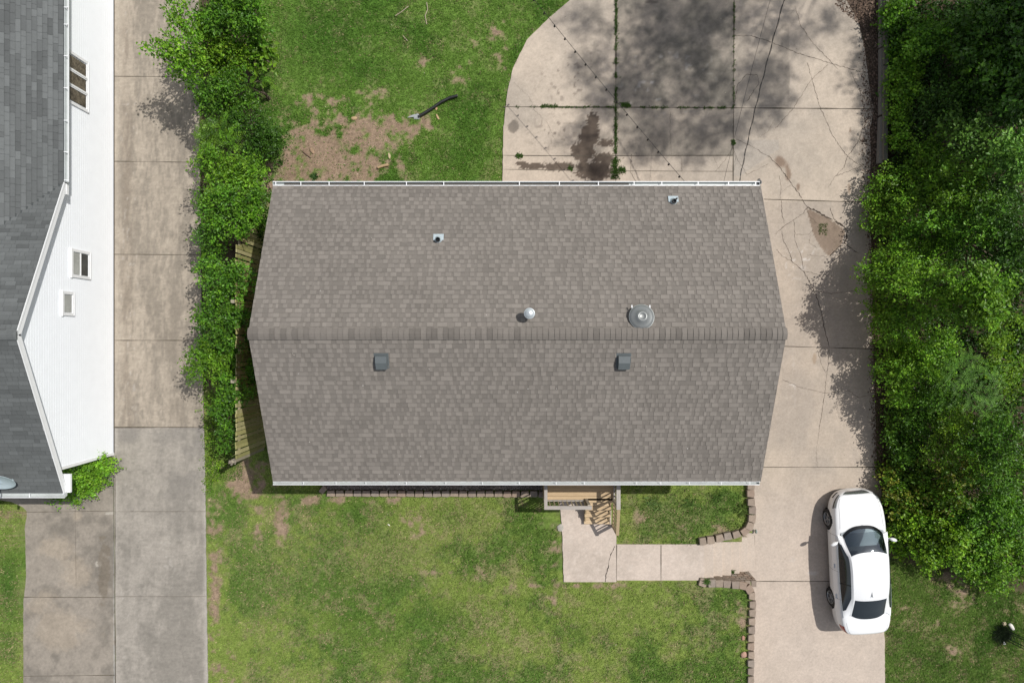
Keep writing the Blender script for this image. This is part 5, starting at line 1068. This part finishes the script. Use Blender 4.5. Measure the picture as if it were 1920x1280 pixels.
# ------------------------------------------------------------------ timbers, stones, loose things
GT = 'timbers of the edging along the wood'
tim = thing('timber_edging', 'grey landscape timbers laid end to end between patio and wood', 'garden edging', (12.4, 8, 0))
for (a, b) in (((1655, -20), (1655, 88)), ((1655, 91), (1654.5, 215)), ((1654, 219), (1651, 306)), ((1650, 470), (1650, 490))):
    p, q = W(*a, .22), W(*b, .22); mb = MB(); mb.bar((p.x, p.y, .15), (q.x, q.y, .15), .14, .16, (.22, .205, .18)); mb.build('timber', M_woody, tim)
for (a, b) in (((1662, -20), (1661, 120)), ((1661, 123), (1660, 300))):
    p, q = W(*a, .36), W(*b, .36); mb = MB(); mb.bar((p.x + .02, p.y, .28), (q.x + .02, q.y, .28), .13, .14, (.16, .15, .125)); mb.build('timber', M_woody, tim)
def rock(name, label, cat, px, py, r, c, z=0.0, sx=1, sy=1, sz=.5, rot=0, seed=1, m_=None, group=None):
    rg = np.random.default_rng(seed); p = W(px, py, z); mb = MB(); pr = []
    n = 14; rows = 7; v = []
    for i in range(rows + 1):
        ph = math.pi * i / rows
        for k in range(n):
            th = 2 * math.pi * k / n; q = 1 + .35 * (float(vn(math.cos(th) * 1.6 + seed, math.sin(th) * 1.6 + ph, seed)) - .5)
            x = r * sx * math.sin(ph) * math.cos(th) * q; y = r * sy * math.sin(ph) * math.sin(th) * q; zz = r * sz * math.cos(ph)
            v.append((p.x + x * math.cos(rot) - y * math.sin(rot), p.y + x * math.sin(rot) + y * math.cos(rot), z + zz + r * sz * .5))
    f = [(i * n + k, i * n + (k + 1) % n, (i + 1) * n + (k + 1) % n, (i + 1) * n + k) for i in range(rows) for k in range(n)]
    mb.add(v, f, c); o = mb.build(name, m_ or M_block, loc=(p.x, p.y, z), smooth=False); tag(o, label, cat, group); return o
rock('stone', 'pink-brown round stone on the lawn beside the retaining wall', 'stone', 1394, 1226, .105, (.40, .25, .19), seed=3)
rock('stone', 'small reddish stone above the round one beside the retaining wall', 'stone', 1393.5, 1195, .055, (.38, .22, .16), seed=4, sy=1.6)
rock('stone', 'tan flat stone on the bare soil of the back lawn', 'stone', 664, 222, .09, (.42, .31, .18), seed=5, sx=1.2, sy=.7, sz=.4)
rock('stone', 'white oblong stone at the right edge of the lower lawn', 'stone', 1895.5, 1173.5, .15, (.62, .60, .55), z=-1.0, seed=6, sx=.5, sy=1.0, rot=R(38), sz=.4)
rock('stone', 'small cream stone left of the white oblong one', 'stone', 1882, 1168, .075, (.55, .46, .32), z=-1.0, seed=7)
rock('stone', 'small white stone below the dark tuft at the right edge', 'stone', 1882.5, 1204, .06, (.60, .62, .60), z=-1.0, seed=8)
rock('wood_scrap', 'orange-tan wood scrap touching the underside of the black drain pipe', 'wood scrap', 818, 203, .055, (.50, .33, .20), seed=9, sy=1.4, sx=.8, sz=.3)
rock('wood_scrap', 'orange-tan wood scrap lying apart below the black drain pipe', 'wood scrap', 820.5, 219.5, .085, (.48, .34, .20), seed=10, sx=.45, sy=1.2, rot=R(28), sz=.25)
rock('wood_scrap', 'pale standing wood scrap in the grass left of the patio stain', 'wood scrap', 730, 292.5, .09, (.46, .38, .24), seed=12, sx=.5, sy=1.2, rot=R(10), sz=.3)
rock('wood_scrap', 'tiny cream scrap in the front lawn below the gravel bed', 'scrap', 729, 983, .04, (.7, .68, .6), seed=13, sx=1.3, sy=.5, rot=R(-40))
rock('stone', 'dirt-brown stone on bare soil near the rear gutter', 'stone', 585, 283, .09, (.30, .21, .14), seed=14, sx=.7, sy=1.3, sz=.3, rot=R(30))
rock('paving_stone', 'round grey stone at the left edge of the porch landing', 'stone', 1051, 988.5, .12, (.36, .34, .30), seed=15, sz=.3)
rock('light_fixture', 'small grey box light where the stairs meet the driveway', 'lamp', 1417, 995, .05, (.30, .34, .32), z=-.85, seed=16, sx=.8, sy=1.5, sz=1.4)
mb = MB(); p, q = W(708, 314.5, .04), W(728, 309, .04); mb.tube([p, p.lerp(q, .5) + Vector((0, .015, 0)), q], [.042, .046, .05], 10, (.40, .29, .17)); mb.tube([q, q + Vector((.03, -.04, .02))], [.02, .012], 6, (.3, .2, .12))
tag(mb.build('log', M_wood, loc=(p.x, p.y, 0)), 'short peeled log lying just behind the rear gutter', 'log')
for i, (pts, lab) in enumerate((([(800, 5), (802, 18), (797, 30), (800, 46)], 'long thin bent stick in the back lawn'), ([(741, 30), (752, 23), (766, 12)], 'pale stick near the top of the back lawn'), ([(756, 68), (764, 77)], 'short pale stick below the other two in the back lawn'), ([(566, 282), (575, 290), (583, 296)], 'dark twig on the bare soil left of the pipe'))):
    mb = MB(); P_ = [W(a, b, .03) for a, b in pts]; mb.tube(P_, [.012] * len(P_), 6, (.42, .36, .27) if i < 3 else (.16, .11, .08)); tag(mb.build('stick', M_wood, loc=tuple(P_[0])), lab, 'stick')
# black corrugated drain pipe with split grey connector
dpipe = thing('drain_pipe', 'curved black corrugated drain pipe lying on the back lawn', 'drain pipe', W(820, 200, 0))
P_ = [W(784, 219, .06), W(797, 211.5, .07), W(812, 202, .08), W(826, 192, .09), W(842, 184, .09), W(858, 179.5, .09)]
fine = []; 
for i in range(len(P_) - 1):
    for k in range(12): fine.append(P_[i].lerp(P_[i + 1], k / 12))
fine.append(P_[-1]); mb = MB(); mb.tube(fine, [.054 if i % 2 else .046 for i in range(len(fine))], 14, cap=False); mb.build('pipe', M_black, dpipe, colored=False, smooth=True)
mb = MB(); a = W(786, 216, .10); b = W(770, 220.5, .02)
mb.add([tuple(W(784, 213, .12)), tuple(W(788, 218, .10)), tuple(W(776, 219.5, .05)), tuple(W(763, 220.5, .01)), tuple(W(773, 215.5, .07)), tuple(W(786, 224, .02)), tuple(W(776, 223.5, .015)), tuple(W(775, 219, .01))], [(0, 1, 2, 4), (4, 2, 3), (1, 5, 6, 2), (2, 6, 7)])
mb.build('torn_connector', mat('pale_grey_plastic', (.45, .48, .50), .4), dpipe, colored=False)
# string lights and overhead cables
def sag(a, b, s, n=24):
    return [a.lerp(b, k / n) - Vector((0, 0, s * 4 * (k / n) * (1 - k / n))) for k in range(n + 1)]
st = thing('string_lights', 'thin black string of bulbs hung diagonally over the patio', 'string lights', W(1284, 341, 3.1)); A = W(1284, 341, 3.1); B = W(985, -22, 3.2)
P_ = sag(A, B, .12, 40); mb = MB(); mb.tube(P_, .007, 5); mb.build('cable', M_black, st, colored=False)
for k in range(15):
    t_ = .03 + k * .0655; p = P_[int(t_ * 40)].lerp(P_[min(40, int(t_ * 40) + 1)], t_ * 40 - int(t_ * 40))
    mb = MB(); mb.lathe([(0, 0), (.018, 0), (.02, -.05), (.03, -.08), (.03, -.10), (.015, -.125), (0, -.13)], 8, Matrix.Translation(p)); mb.build('bulb', M_black, st, colored=False, smooth=True)
def wire(lab, a, b, s, r_, nm='overhead_cable', tw=0):
    P_ = sag(a, b, s, 60); mb = MB(); mb.tube(P_, r_, 5)
    if tw: mb.tube([p + Vector((math.cos(i * tw), .0, math.sin(i * tw))) * .022 for i, p in enumerate(P_)], r_ * .8, 5); 
    tag(mb.build(nm, M_black, colored=False, loc=tuple(a)), lab, 'cable')
wire('thick twisted black power cable running from the rear gutter to the top edge', W(1386, 342, 3.15), W(1482, -40, 6.2), .25, .008, tw=.9)
wire('hair-thin cable running beside the thick power cable over the patio', W(1357, 341, 3.1), W(1447, -10, 4.2), .1, .005)
# daylily clumps in the front bed
def clump(name, label, px, py, r_, n, c, seed, z=0.0, Lr=(.2, .34), cat='plant', group=None, cdk=None):
    rg = np.random.default_rng(seed); p = W(px, py, z); a = rg.uniform(0, 6.283, n); e = rg.uniform(.5, 1.6, n)
    D = np.stack([np.cos(a) * e, np.sin(a) * e, np.ones(n) * .7], 1); Nr = np.stack([-np.cos(a) * .4, -np.sin(a) * .4, np.ones(n)], 1)
    P_ = np.stack([p.x + rg.normal(size=n) * r_ * .35, p.y + rg.normal(size=n) * r_ * .35, np.full(n, z)], 1)
    C_ = np.array(c) * rg.uniform(.6, 1.3, (n, 1)); V, T, C2 = leaves(P_, D, Nr, rg.uniform(*Lr, n), rg.uniform(.018, .034, n), C_)
    o = npmesh(name, V, T, M_grass, None, C2, loc=(p.x, p.y, z)); tag(o, label, cat, group); return o
clump('daylily', 'light-leaved daylily clump nearest the curved block edging', 1391, 953, .16, 70, (.19, .28, .07), 1, group='daylilies in the front bed')
clump('daylily', 'long dark daylily clump under the front gutter, second from the edging', 1345, 933, .24, 34, (.12, .22, .05), 2, group='daylilies in the front bed')
clump('daylily', 'dark daylily clump in the middle of the front bed', 1294, 941, .22, 30, (.12, .22, .05), 3, group='daylilies in the front bed')
clump('daylily', 'loose grey-green daylily clump nearest the porch', 1225, 943, .26, 34, (.16, .25, .08), 4, group='daylilies in the front bed')
clump('weed_tuft', 'weed tuft growing from the wall cap beside the stairs', 1325, 1089, .09, 60, (.08, .16, .03), 5, Lr=(.08, .16), cat='weed', z=.12)
clump('weed_tuft', 'weed tuft where the stairs meet the blocks', 1372, 1073, .08, 50, (.07, .14, .03), 6, Lr=(.08, .16), cat='weed', z=-.6)
clump('weed_tuft', 'weed tuft at the curved edging by the driveway', 1411, 962.5, .05, 30, (.07, .14, .03), 7, Lr=(.06, .12), cat='weed', z=.1)
clump('weed_tuft', 'leafy weed on the soil beside the mound shrub, behind the house', 527, 305, .09, 50, (.09, .18, .03), 8, Lr=(.08, .14), cat='weed')
clump('weed_tuft', 'leafy weed just behind the rear gutter, left of the log', 590, 331, .12, 80, (.05, .11, .025), 9, Lr=(.08, .14), cat='weed')
# dark tuft with leaning wire trellis at the lower right
tf = clump('dark_tuft', 'nearly black spiky tuft at the lower right edge of the lawn', 1878, 1186, .30, 420, (.026, .045, .018), 10, z=-1.02, Lr=(.18, .36))
tr = thing('trellis', 'thin dark leaning trellis rising from the dark tuft at the right edge', 'trellis', W(1890, 1190, -1.0))
a1, a2 = W(1890, 1183, -.95), W(1935, 1201, -.1); b1, b2 = W(1884, 1198, -.95), W(1935, 1224, -.1)
for k, (p, q) in enumerate(((a1, a2), (b1, b2), (a1 + Vector((.0, -.07, 0)), a2 + Vector((0, -.06, 0))), (b1 + Vector((.05, .06, 0)), b2 + Vector((0, .10, 0))))):
    mb = MB(); mb.tube([p, q], .016, 6); mb.build('upright', M_black, tr, colored=False)
for k in range(5):
    t_ = .15 + k * .18; mb = MB(); mb.tube([a1.lerp(a2, t_), b1.lerp(b2, t_)], .005, 5); mb.build('crossbar', M_black, tr, colored=False)

# ------------------------------------------------------------------ the white car
M_paint = mat('white_car_paint', (.78, .79, .80), 0.28, coat=.6)
M_carglass = mat('car_glass', (.012, .018, .022), 0.04, spec=.8)
M_wind = bpy.data.materials.new('windshield_glass'); M_wind.use_nodes = True
n_ = M_wind.node_tree; out = n_.nodes['Material Output']; n_.nodes.remove(n_.nodes['Principled BSDF'])
tr_ = n_.nodes.new('ShaderNodeBsdfTransparent'); tr_.inputs[0].default_value = (.66, .74, .76, 1); gl_ = n_.nodes.new('ShaderNodeBsdfGlossy'); gl_.inputs['Roughness'].default_value = .03; gl_.inputs[0].default_value = (.8, .9, 1, 1)
fr_ = n_.nodes.new('ShaderNodeFresnel'); fr_.inputs[0].default_value = 2.1; mx_ = n_.nodes.new('ShaderNodeMixShader'); n_.links.new(fr_.outputs[0], mx_.inputs[0]); n_.links.new(tr_.outputs[0], mx_.inputs[1]); n_.links.new(gl_.outputs[0], mx_.inputs[2]); n_.links.new(mx_.outputs[0], out.inputs[0])
M_chrome = mat('bright_trim', (.6, .62, .64), .2, metal=.9); M_seam = mat('panel_seam', (.16, .17, .18), .6); M_red = mat('tail_lamp', (.30, .02, .02), .2, coat=.5)
M_lamp = mat('headlamp', (.35, .38, .40), .12, metal=.3, coat=.8); M_alloy = mat('alloy_rim', (.42, .43, .44), .35, metal=.6); M_int = mat('car_interior', (.035, .036, .04), .7); M_dashm = mat('dashboard', (.34, .37, .39), .6)  # pale dashboard tone puts the windshield's sky reflection into colour
gcar = float(zdrive(-7.5)) + .034
car = thing('car', 'white four-door sedan parked on the driveway beside the wood', 'car', (11.87, -7.46, gcar), R(4.1))
slope = math.atan((float(zdrive(-6.0)) - float(zdrive(-8.8))) / 2.8); car.rotation_euler = (slope, 0, R(4.1))
def pchip(x, xs, ys):
    xs = np.array(xs, float); ys = np.array(ys, float); h = np.diff(xs); d = np.diff(ys) / h; m = np.zeros(len(xs))
    for i in range(1, len(xs) - 1): m[i] = 0 if d[i - 1] * d[i] <= 0 else 2 * d[i - 1] * d[i] / (d[i - 1] + d[i])
    m[0] = d[0]; m[-1] = d[-1]; x = np.clip(np.asarray(x, float), xs[0], xs[-1]); i = np.clip(np.searchsorted(xs, x) - 1, 0, len(h) - 1); t = (x - xs[i]) / h[i]
    return (2 * t**3 - 3 * t**2 + 1) * ys[i] + (t**3 - 2 * t**2 + t) * h[i] * m[i] + (-2 * t**3 + 3 * t**2) * ys[i + 1] + (t**3 - t**2) * h[i] * m[i + 1]
US = [-2.43, -2.40, -2.32, -2.15, -1.85, -1.3, -.5, .5, 1.2, 1.6, 1.95, 2.15, 2.30, 2.40, 2.44]
HW = [.42, .60, .745, .84, .895, .915, .92, .92, .915, .895, .845, .77, .64, .44, .20]
ZT = [.92, 1.00, 1.055, 1.075, 1.07, 1.02, .96, .95, .945, .90, .83, .77, .70, .60, .50]
ZB = [.34, .30, .25, .22, .20, .18, .17, .17, .17, .18, .19, .20, .22, .25, .28]
TS = [0, .14, .28, .40, .50, .56, .62, .70, .80, .88, .95, 1.0]
XF = [0, .32, .62, .80, .895, .935, .965, 1.0, .995, .965, .90, .80]
ZF = [1, .992, .972, .945, .90, .84, .74, .58, .38, .18, .04, 0]
def body(u, t, off=0.0):
    u = np.asarray(u, float); t = np.asarray(t, float); s = np.sign(t); a = np.abs(t)
    w_ = pchip(u, US, HW); zt_ = pchip(u, US, ZT); zb_ = pchip(u, US, ZB)
    x = pchip(a, TS, XF) * w_ * s; z = zb_ + (zt_ - zb_) * pchip(a, TS, ZF)
    # wheel-arch flare
    fl = .018 * np.maximum(np.exp(-((u - 1.44) / .32) ** 2), np.exp(-((u + 1.34) / .32) ** 2)) * ss(.55, .8, a); x = x + fl * s
    u = u + 0 * x
    if off:
        e = 1e-3; P0 = np.stack(body(u, t), -1); P1 = np.stack(body(u + e, t), -1); P2 = np.stack(body(u, t + e), -1); N = np.cross(P2 - P0, P1 - P0); N /= np.linalg.norm(N, axis=-1, keepdims=True) + 1e-12
        c = np.array([0, 0, .6]); fl_ = np.sign(np.sum(N * (P0 - np.stack([np.zeros_like(u), u * .9, np.full_like(u, .6)], -1)), -1, keepdims=True)); P0 = P0 + N * fl_ * off; return P0[..., 0], P0[..., 1], P0[..., 2]
    return x, u, z
def grid(name, u, t, fn, m_, root, cull=None, smooth=True):
    A, B = np.meshgrid(u, t, indexing='ij'); X, Y, Z = fn(A, B); V = np.stack([X, Y, Z], -1); i_ = np.arange(A.size).reshape(A.shape)
    Fq = np.stack([i_[:-1, :-1], i_[1:, :-1], i_[1:, 1:], i_[:-1, 1:]], -1).reshape(-1, 4)
    if cull is not None:
        Cn = V.reshape(-1, 3)[Fq].mean(1); Fq = Fq[~cull(Cn)]
    return npmesh(name, V.reshape(-1, 3), Fq, m_, root, smooth=smooth, local=True)
def arch(C): 
    r1 = np.hypot(C[:, 1] - 1.44, C[:, 2] - .33) < .375; r2 = np.hypot(C[:, 1] + 1.34, C[:, 2] - .33) < .375
    side = np.abs(C[:, 0]) > .62
    cab = (np.abs(C[:, 0]) < .73) & (C[:, 1] < 1.10) & (C[:, 1] > -1.5) & (C[:, 2] > .85)
    return ((r1 | r2) & side) | cab
uu = np.concatenate([np.linspace(-2.43, -2.1, 24), np.linspace(-2.08, 2.08, 260), np.linspace(2.1, 2.44, 26)])
bd = grid('body', uu, np.linspace(-1, 1, 121), body, M_paint, car, arch)
# end caps
for uend, nm in ((2.44, 'front_bumper'), (-2.43, 'rear_bumper')):
    X, Y, Z = body(np.full(41, uend), np.linspace(-1, 1, 41)); V = [(x, y, z) for x, y, z in zip(X, Y, Z)]; c0 = len(V); V.append((0, uend + (.012 if uend > 0 else -.012), float(np.mean(Z)))); npmesh(nm, V, [(k, k + 1, c0) for k in range(40)] + [(40, 0, c0)], M_paint, car, smooth=True, local=True)
# cabin
GU = [  # u centre, forward sweep at the edges, half width, z, crown, belt u, belt x, belt z
 (1.36, .34, .70, .955, .015, 1.08, .835, .945), (1.10, .30, .685, 1.10, .03, .98, .845, .945), (.82, .22, .655, 1.26, .045, .78, .855, .945), (.58, .14, .625, 1.375, .05, .50, .86, .945),
 (.30, .04, .61, 1.43, .045, .26, .865, .95), (-.10, 0, .60, 1.455, .045, -.10, .865, .96), (-.55, -.02, .595, 1.44, .045, -.55, .86, .97), (-.95, -.04, .58, 1.39, .045, -.92, .85, .985),
 (-1.08, -.05, .575, 1.36, .045, -1.10, .845, .995), (-1.35, -.09, .58, 1.265, .04, -1.38, .83, 1.01), (-1.62, -.14, .59, 1.165, .03, -1.62, .815, 1.025), (-1.86, -.20, .60, 1.085, .018, -1.80, .79, 1.035)]
ci = np.arange(len(GU)); GA = np.array(GU, float)
def top(i, a, off=0.0):
    g = [np.interp(i, ci, GA[:, k]) if False else pchip(i, ci, GA[:, k]) for k in range(5)]
    return a * g[2], g[0] - g[1] * np.abs(a) ** 2.8, g[3] - g[4] * a * a + off
def sidef(sgn):
    def f(i, b, off=0.0):
        x0, y0, z0_ = top(i, np.full_like(i, 1.0)); bu = pchip(i, ci, GA[:, 5]); bx = pchip(i, ci, GA[:, 6]); bz = pchip(i, ci, GA[:, 7])
        bulge = .03 * np.sin(b * np.pi); return sgn * (x0 + (bx - x0) * b + bulge + off), y0 + (bu - y0) * b, z0_ + (bz - z0_) * b
    return f
grid('roof', np.linspace(3, 8, 40), np.linspace(-1, 1, 31), top, M_paint, bd)
grid('windshield', np.linspace(.12, 3, 24), np.linspace(-.965, .965, 31), top, M_wind, car)
grid('rear_window', np.linspace(8.0, 10.85, 20), np.linspace(-.93, .93, 25), lambda i, a: top(i, a, .001), M_carglass, car)
M_frit = mat('black_glass_border', (.008, .009, .01), .15)
wf = grid('windshield_border', np.linspace(0.05, .42, 6), np.linspace(-.97, .97, 31), lambda i, a: top(i, a, .003), M_frit, car)
for sg in (-1, 1):
    grid('windshield_pillar', np.linspace(.02, 3, 24), np.linspace(.955, 1, 3) * sg, lambda i, a: top(i, a, .002), M_paint, bd)
    grid('rear_pillar', np.linspace(8, 11, 20), np.linspace(.925, 1, 4) * sg, lambda i, a: top(i, a, .002), M_paint, bd)
    sf = sidef(sg)
    grid('cabin_side', np.linspace(0, 11, 90), np.linspace(0, 1, 14), sf, M_paint, bd)
    # side glass: between a lower curve and the roof edge, narrowing to the ends
    I = np.linspace(1.55, 9.6, 60); up = np.where(I < 3, .16 + (3 - I) * .16, .13 + .0 * I) + np.clip(I - 7.6, 0, 9) ** 1.6 * .115; V = []; Fc = []
    for k, i in enumerate(I):
        i_a = np.array([i]); 
        for b in np.linspace(min(up[k], .90), .93, 6):
            x, y, z = sf(i_a, np.array([b]), .006); V.append((float(x[0]), float(y[0]), float(z[0])))
    for k in range(len(I) - 1):
        for q in range(5): Fc.append((k * 6 + q, (k + 1) * 6 + q, (k + 1) * 6 + q + 1, k * 6 + q + 1))
    sw = npmesh('side_window', V, Fc, M_carglass, car, smooth=True, local=True)
    P1 = [V[k * 6 + 5] for k in range(len(I))]; mb = MB(); mb.tube([(p[0] + sg * .004, p[1], p[2]) for p in P1], .008, 5); mb.build('window_trim', M_chrome, sw, local=True, colored=False)
    x, y, z = sf(np.full(2, 6.0), np.array([.12, .93]), .011); mb = MB(); mb.bar((x[0], y[0], z[0]), (x[1], y[1], z[1]), .01, .05); mb.build('door_pillar', M_frit, sw, local=True, colored=False)
    # mirror
    mb = MB(); M = Matrix.Translation((sg * 1.00, .80, 1.00)) @ Matrix.Rotation(sg * R(-20), 4, 'Z') @ Matrix.Diagonal((.13, .065, .075, 1)); mb.lathe([(0, -1), (.5, -.87), (.87, -.5), (1, 0), (.87, .5), (.5, .87), (0, 1)], 20, M); mb.bar((sg * .84, .84, .955), (sg * .95, .82, .975), .05, .03)
    mb.build('mirror', M_paint, car, local=True, colored=False, smooth=True)
    # door handles, seams, lamps
    for hu in (.02, -1.02):
        X, Y, Z = body(np.array([hu, hu - .16]), np.array([.63, .63]) * sg, .022); mb = MB(); mb.bar((X[0], Y[0], Z[0]), (X[1], Y[1], Z[1]), .028, .024); mb.build('door_handle', M_paint, car, local=True, colored=False)
    for su in (1.02, -.22, -1.12):
        T_ = np.linspace(.50, .93, 18); X, Y, Z = body(np.full(18, su) - .12 * (su < -1) * (1 - T_), T_ * sg, .002); mb = MB(); mb.tube(list(zip(X, Y, Z)), .0045, 4); mb.build('door_seam', M_seam, bd, local=True, colored=False)
    U_ = np.linspace(1.25, 2.22, 24); X, Y, Z = body(U_, (.42 + .03 * np.sin(U_ * 3)) * sg * np.ones(24), .001); mb = MB(); mb.tube(list(zip(X, Y, Z)), .005, 4); mb.build('hood_seam', M_seam, bd, local=True, colored=False)
    U_ = np.linspace(-2.36, -1.95, 16); X, Y, Z = body(U_, .40 * sg * np.ones(16), .001); mb = MB(); mb.tube(list(zip(X, Y, Z)), .004, 4); mb.build('trunk_seam', M_seam, bd, local=True, colored=False)
    grid('headlight', np.linspace(1.93, 2.31, 16), np.linspace(.49, .60, 6) * sg, lambda a, b: body(a, b + (a - 2.1) * -.10 * np.sign(b), .006), M_lamp, car)
    grid('headlight_surround', np.linspace(1.90, 2.33, 16), np.linspace(.585, .625, 4) * sg, lambda a, b: body(a, b + (a - 2.1) * -.10 * np.sign(b), .007), M_frit, car)
    grid('fog_lamp', np.linspace(2.20, 2.36, 8), np.linspace(.72, .80, 4) * sg, lambda a, b: body(a, b, .006), M_frit, car)
    grid('tail_light', np.linspace(-2.37, -2.08, 12), np.linspace(.50, .66, 6) * sg, lambda a, b: body(a, b, .006), M_red, car)
    for wu in (1.44, -1.34):
        M = Matrix.Translation((sg * .80, wu, .33)) @ Matrix.Rotation(R(90) * sg, 4, 'Y')
        mb = MB(); mb.lathe([(.215, -.10), (.30, -.10), (.325, -.085), (.332, -.05), (.332, .07), (.322, .10), (.29, .112), (.225, .108), (.215, .09)], 40, M); wh = mb.build('wheel', M_rubber, car, local=True, colored=False, smooth=True)
        mb = MB(); mb.lathe([(.222, .105), (.214, .112), (.205, .10), (.200, .04), (.19, -.08)], 36, M); mb.lathe([(0, .085), (.04, .088), (.055, .07)], 20, M)
        for k in range(10):
            a = 2 * math.pi * (k // 2) / 5 + (.12 if k % 2 else -.12); p = M @ Vector((.04 * math.cos(a), .04 * math.sin(a), .075)); q = M @ Vector((.212 * math.cos(a * 1.0), .212 * math.sin(a), .085)); mb.bar(p, q, .028, .02)
        mb.build('rim', M_alloy, wh, local=True, colored=False)
        mb = MB(); mb.lathe([(0, .03), (.20, .03)], 24, M); mb.build('brake_disc', M_int, wh, local=True, colored=False)
        mb = MB(); mb.lathe([(.37, -.22), (.376, .03)], 32, M); mb.lathe([(0, -.21), (.37, -.21)], 32, M); mb.build('wheel_arch', M_rubber, car, local=True, colored=False)
grid('grille', np.linspace(2.34, 2.425, 6), np.linspace(-.40, .40, 20), lambda a, b: body(a, np.where(b == 0, 1e-4, b), .008), M_chrome, car)
U_ = np.full(30, 2.335); X, Y, Z = body(U_ - .02 * np.linspace(-1, 1, 30) ** 2, np.linspace(-.45, .45, 30), .002); mb = MB(); mb.tube(list(zip(X, Y, Z)), .006, 4); mb.build('hood_front_seam', M_seam, bd, local=True, colored=False)
mb = MB(); mb.add([(-.02, -.90, 1.405), (.02, -.90, 1.405), (0, -.74, 1.425), (0, -.93, 1.475)], [(0, 1, 3), (1, 2, 3), (2, 0, 3)]); mb.build('antenna_fin', M_alloy, car, local=True, colored=False)
mb = MB(); mb.box((-.80, -1.5, .50), (.80, 1.05, .52)); mb.box((-.80, -1.9, .22), (.80, 1.8, .26)); mb.build('floor', M_int, car, local=True, colored=False)
mb = MB(); mb.add([(-.72, 1.12, .93), (.72, 1.12, .93), (.70, .62, .90), (-.70, .62, .90), (-.70, .60, .55), (.70, .60, .55), (0, 1.36, .94)], [(0, 1, 2, 3), (3, 2, 5, 4), (0, 6, 1)]); mb.build('dashboard', M_dashm, car, local=True, colored=False)
M_ = Matrix.Translation((-.37, .42, .90)) @ Matrix.Rotation(R(55), 4, 'X'); mb = MB(); mb.lathe([(.165, 0), (.18, .012), (.195, 0), (.18, -.012), (.165, 0)], 28, M_); mb.bar(M_ @ Vector((-.17, 0, 0)), M_ @ Vector((.17, 0, 0)), .03, .03); mb.build('steering_wheel', M_int, car, local=True, colored=False)
for sx in (-.37, .37):
    mb = MB(); mb.box((sx - .25, -.35, .52), (sx + .25, .20, .68), bev=.05); mb.box((sx - .24, -.50, .60), (sx + .24, -.32, 1.12), bev=.06); mb.box((sx - .12, -.50, 1.12), (sx + .12, -.40, 1.28), bev=.04); mb.build('seat', M_dashm, car, local=True, colored=False)
mb = MB(); mb.box((-.6, -1.35, .55), (.6, -.95, .75), bev=.05); mb.build('rear_seat', M_int, car, local=True, colored=False)
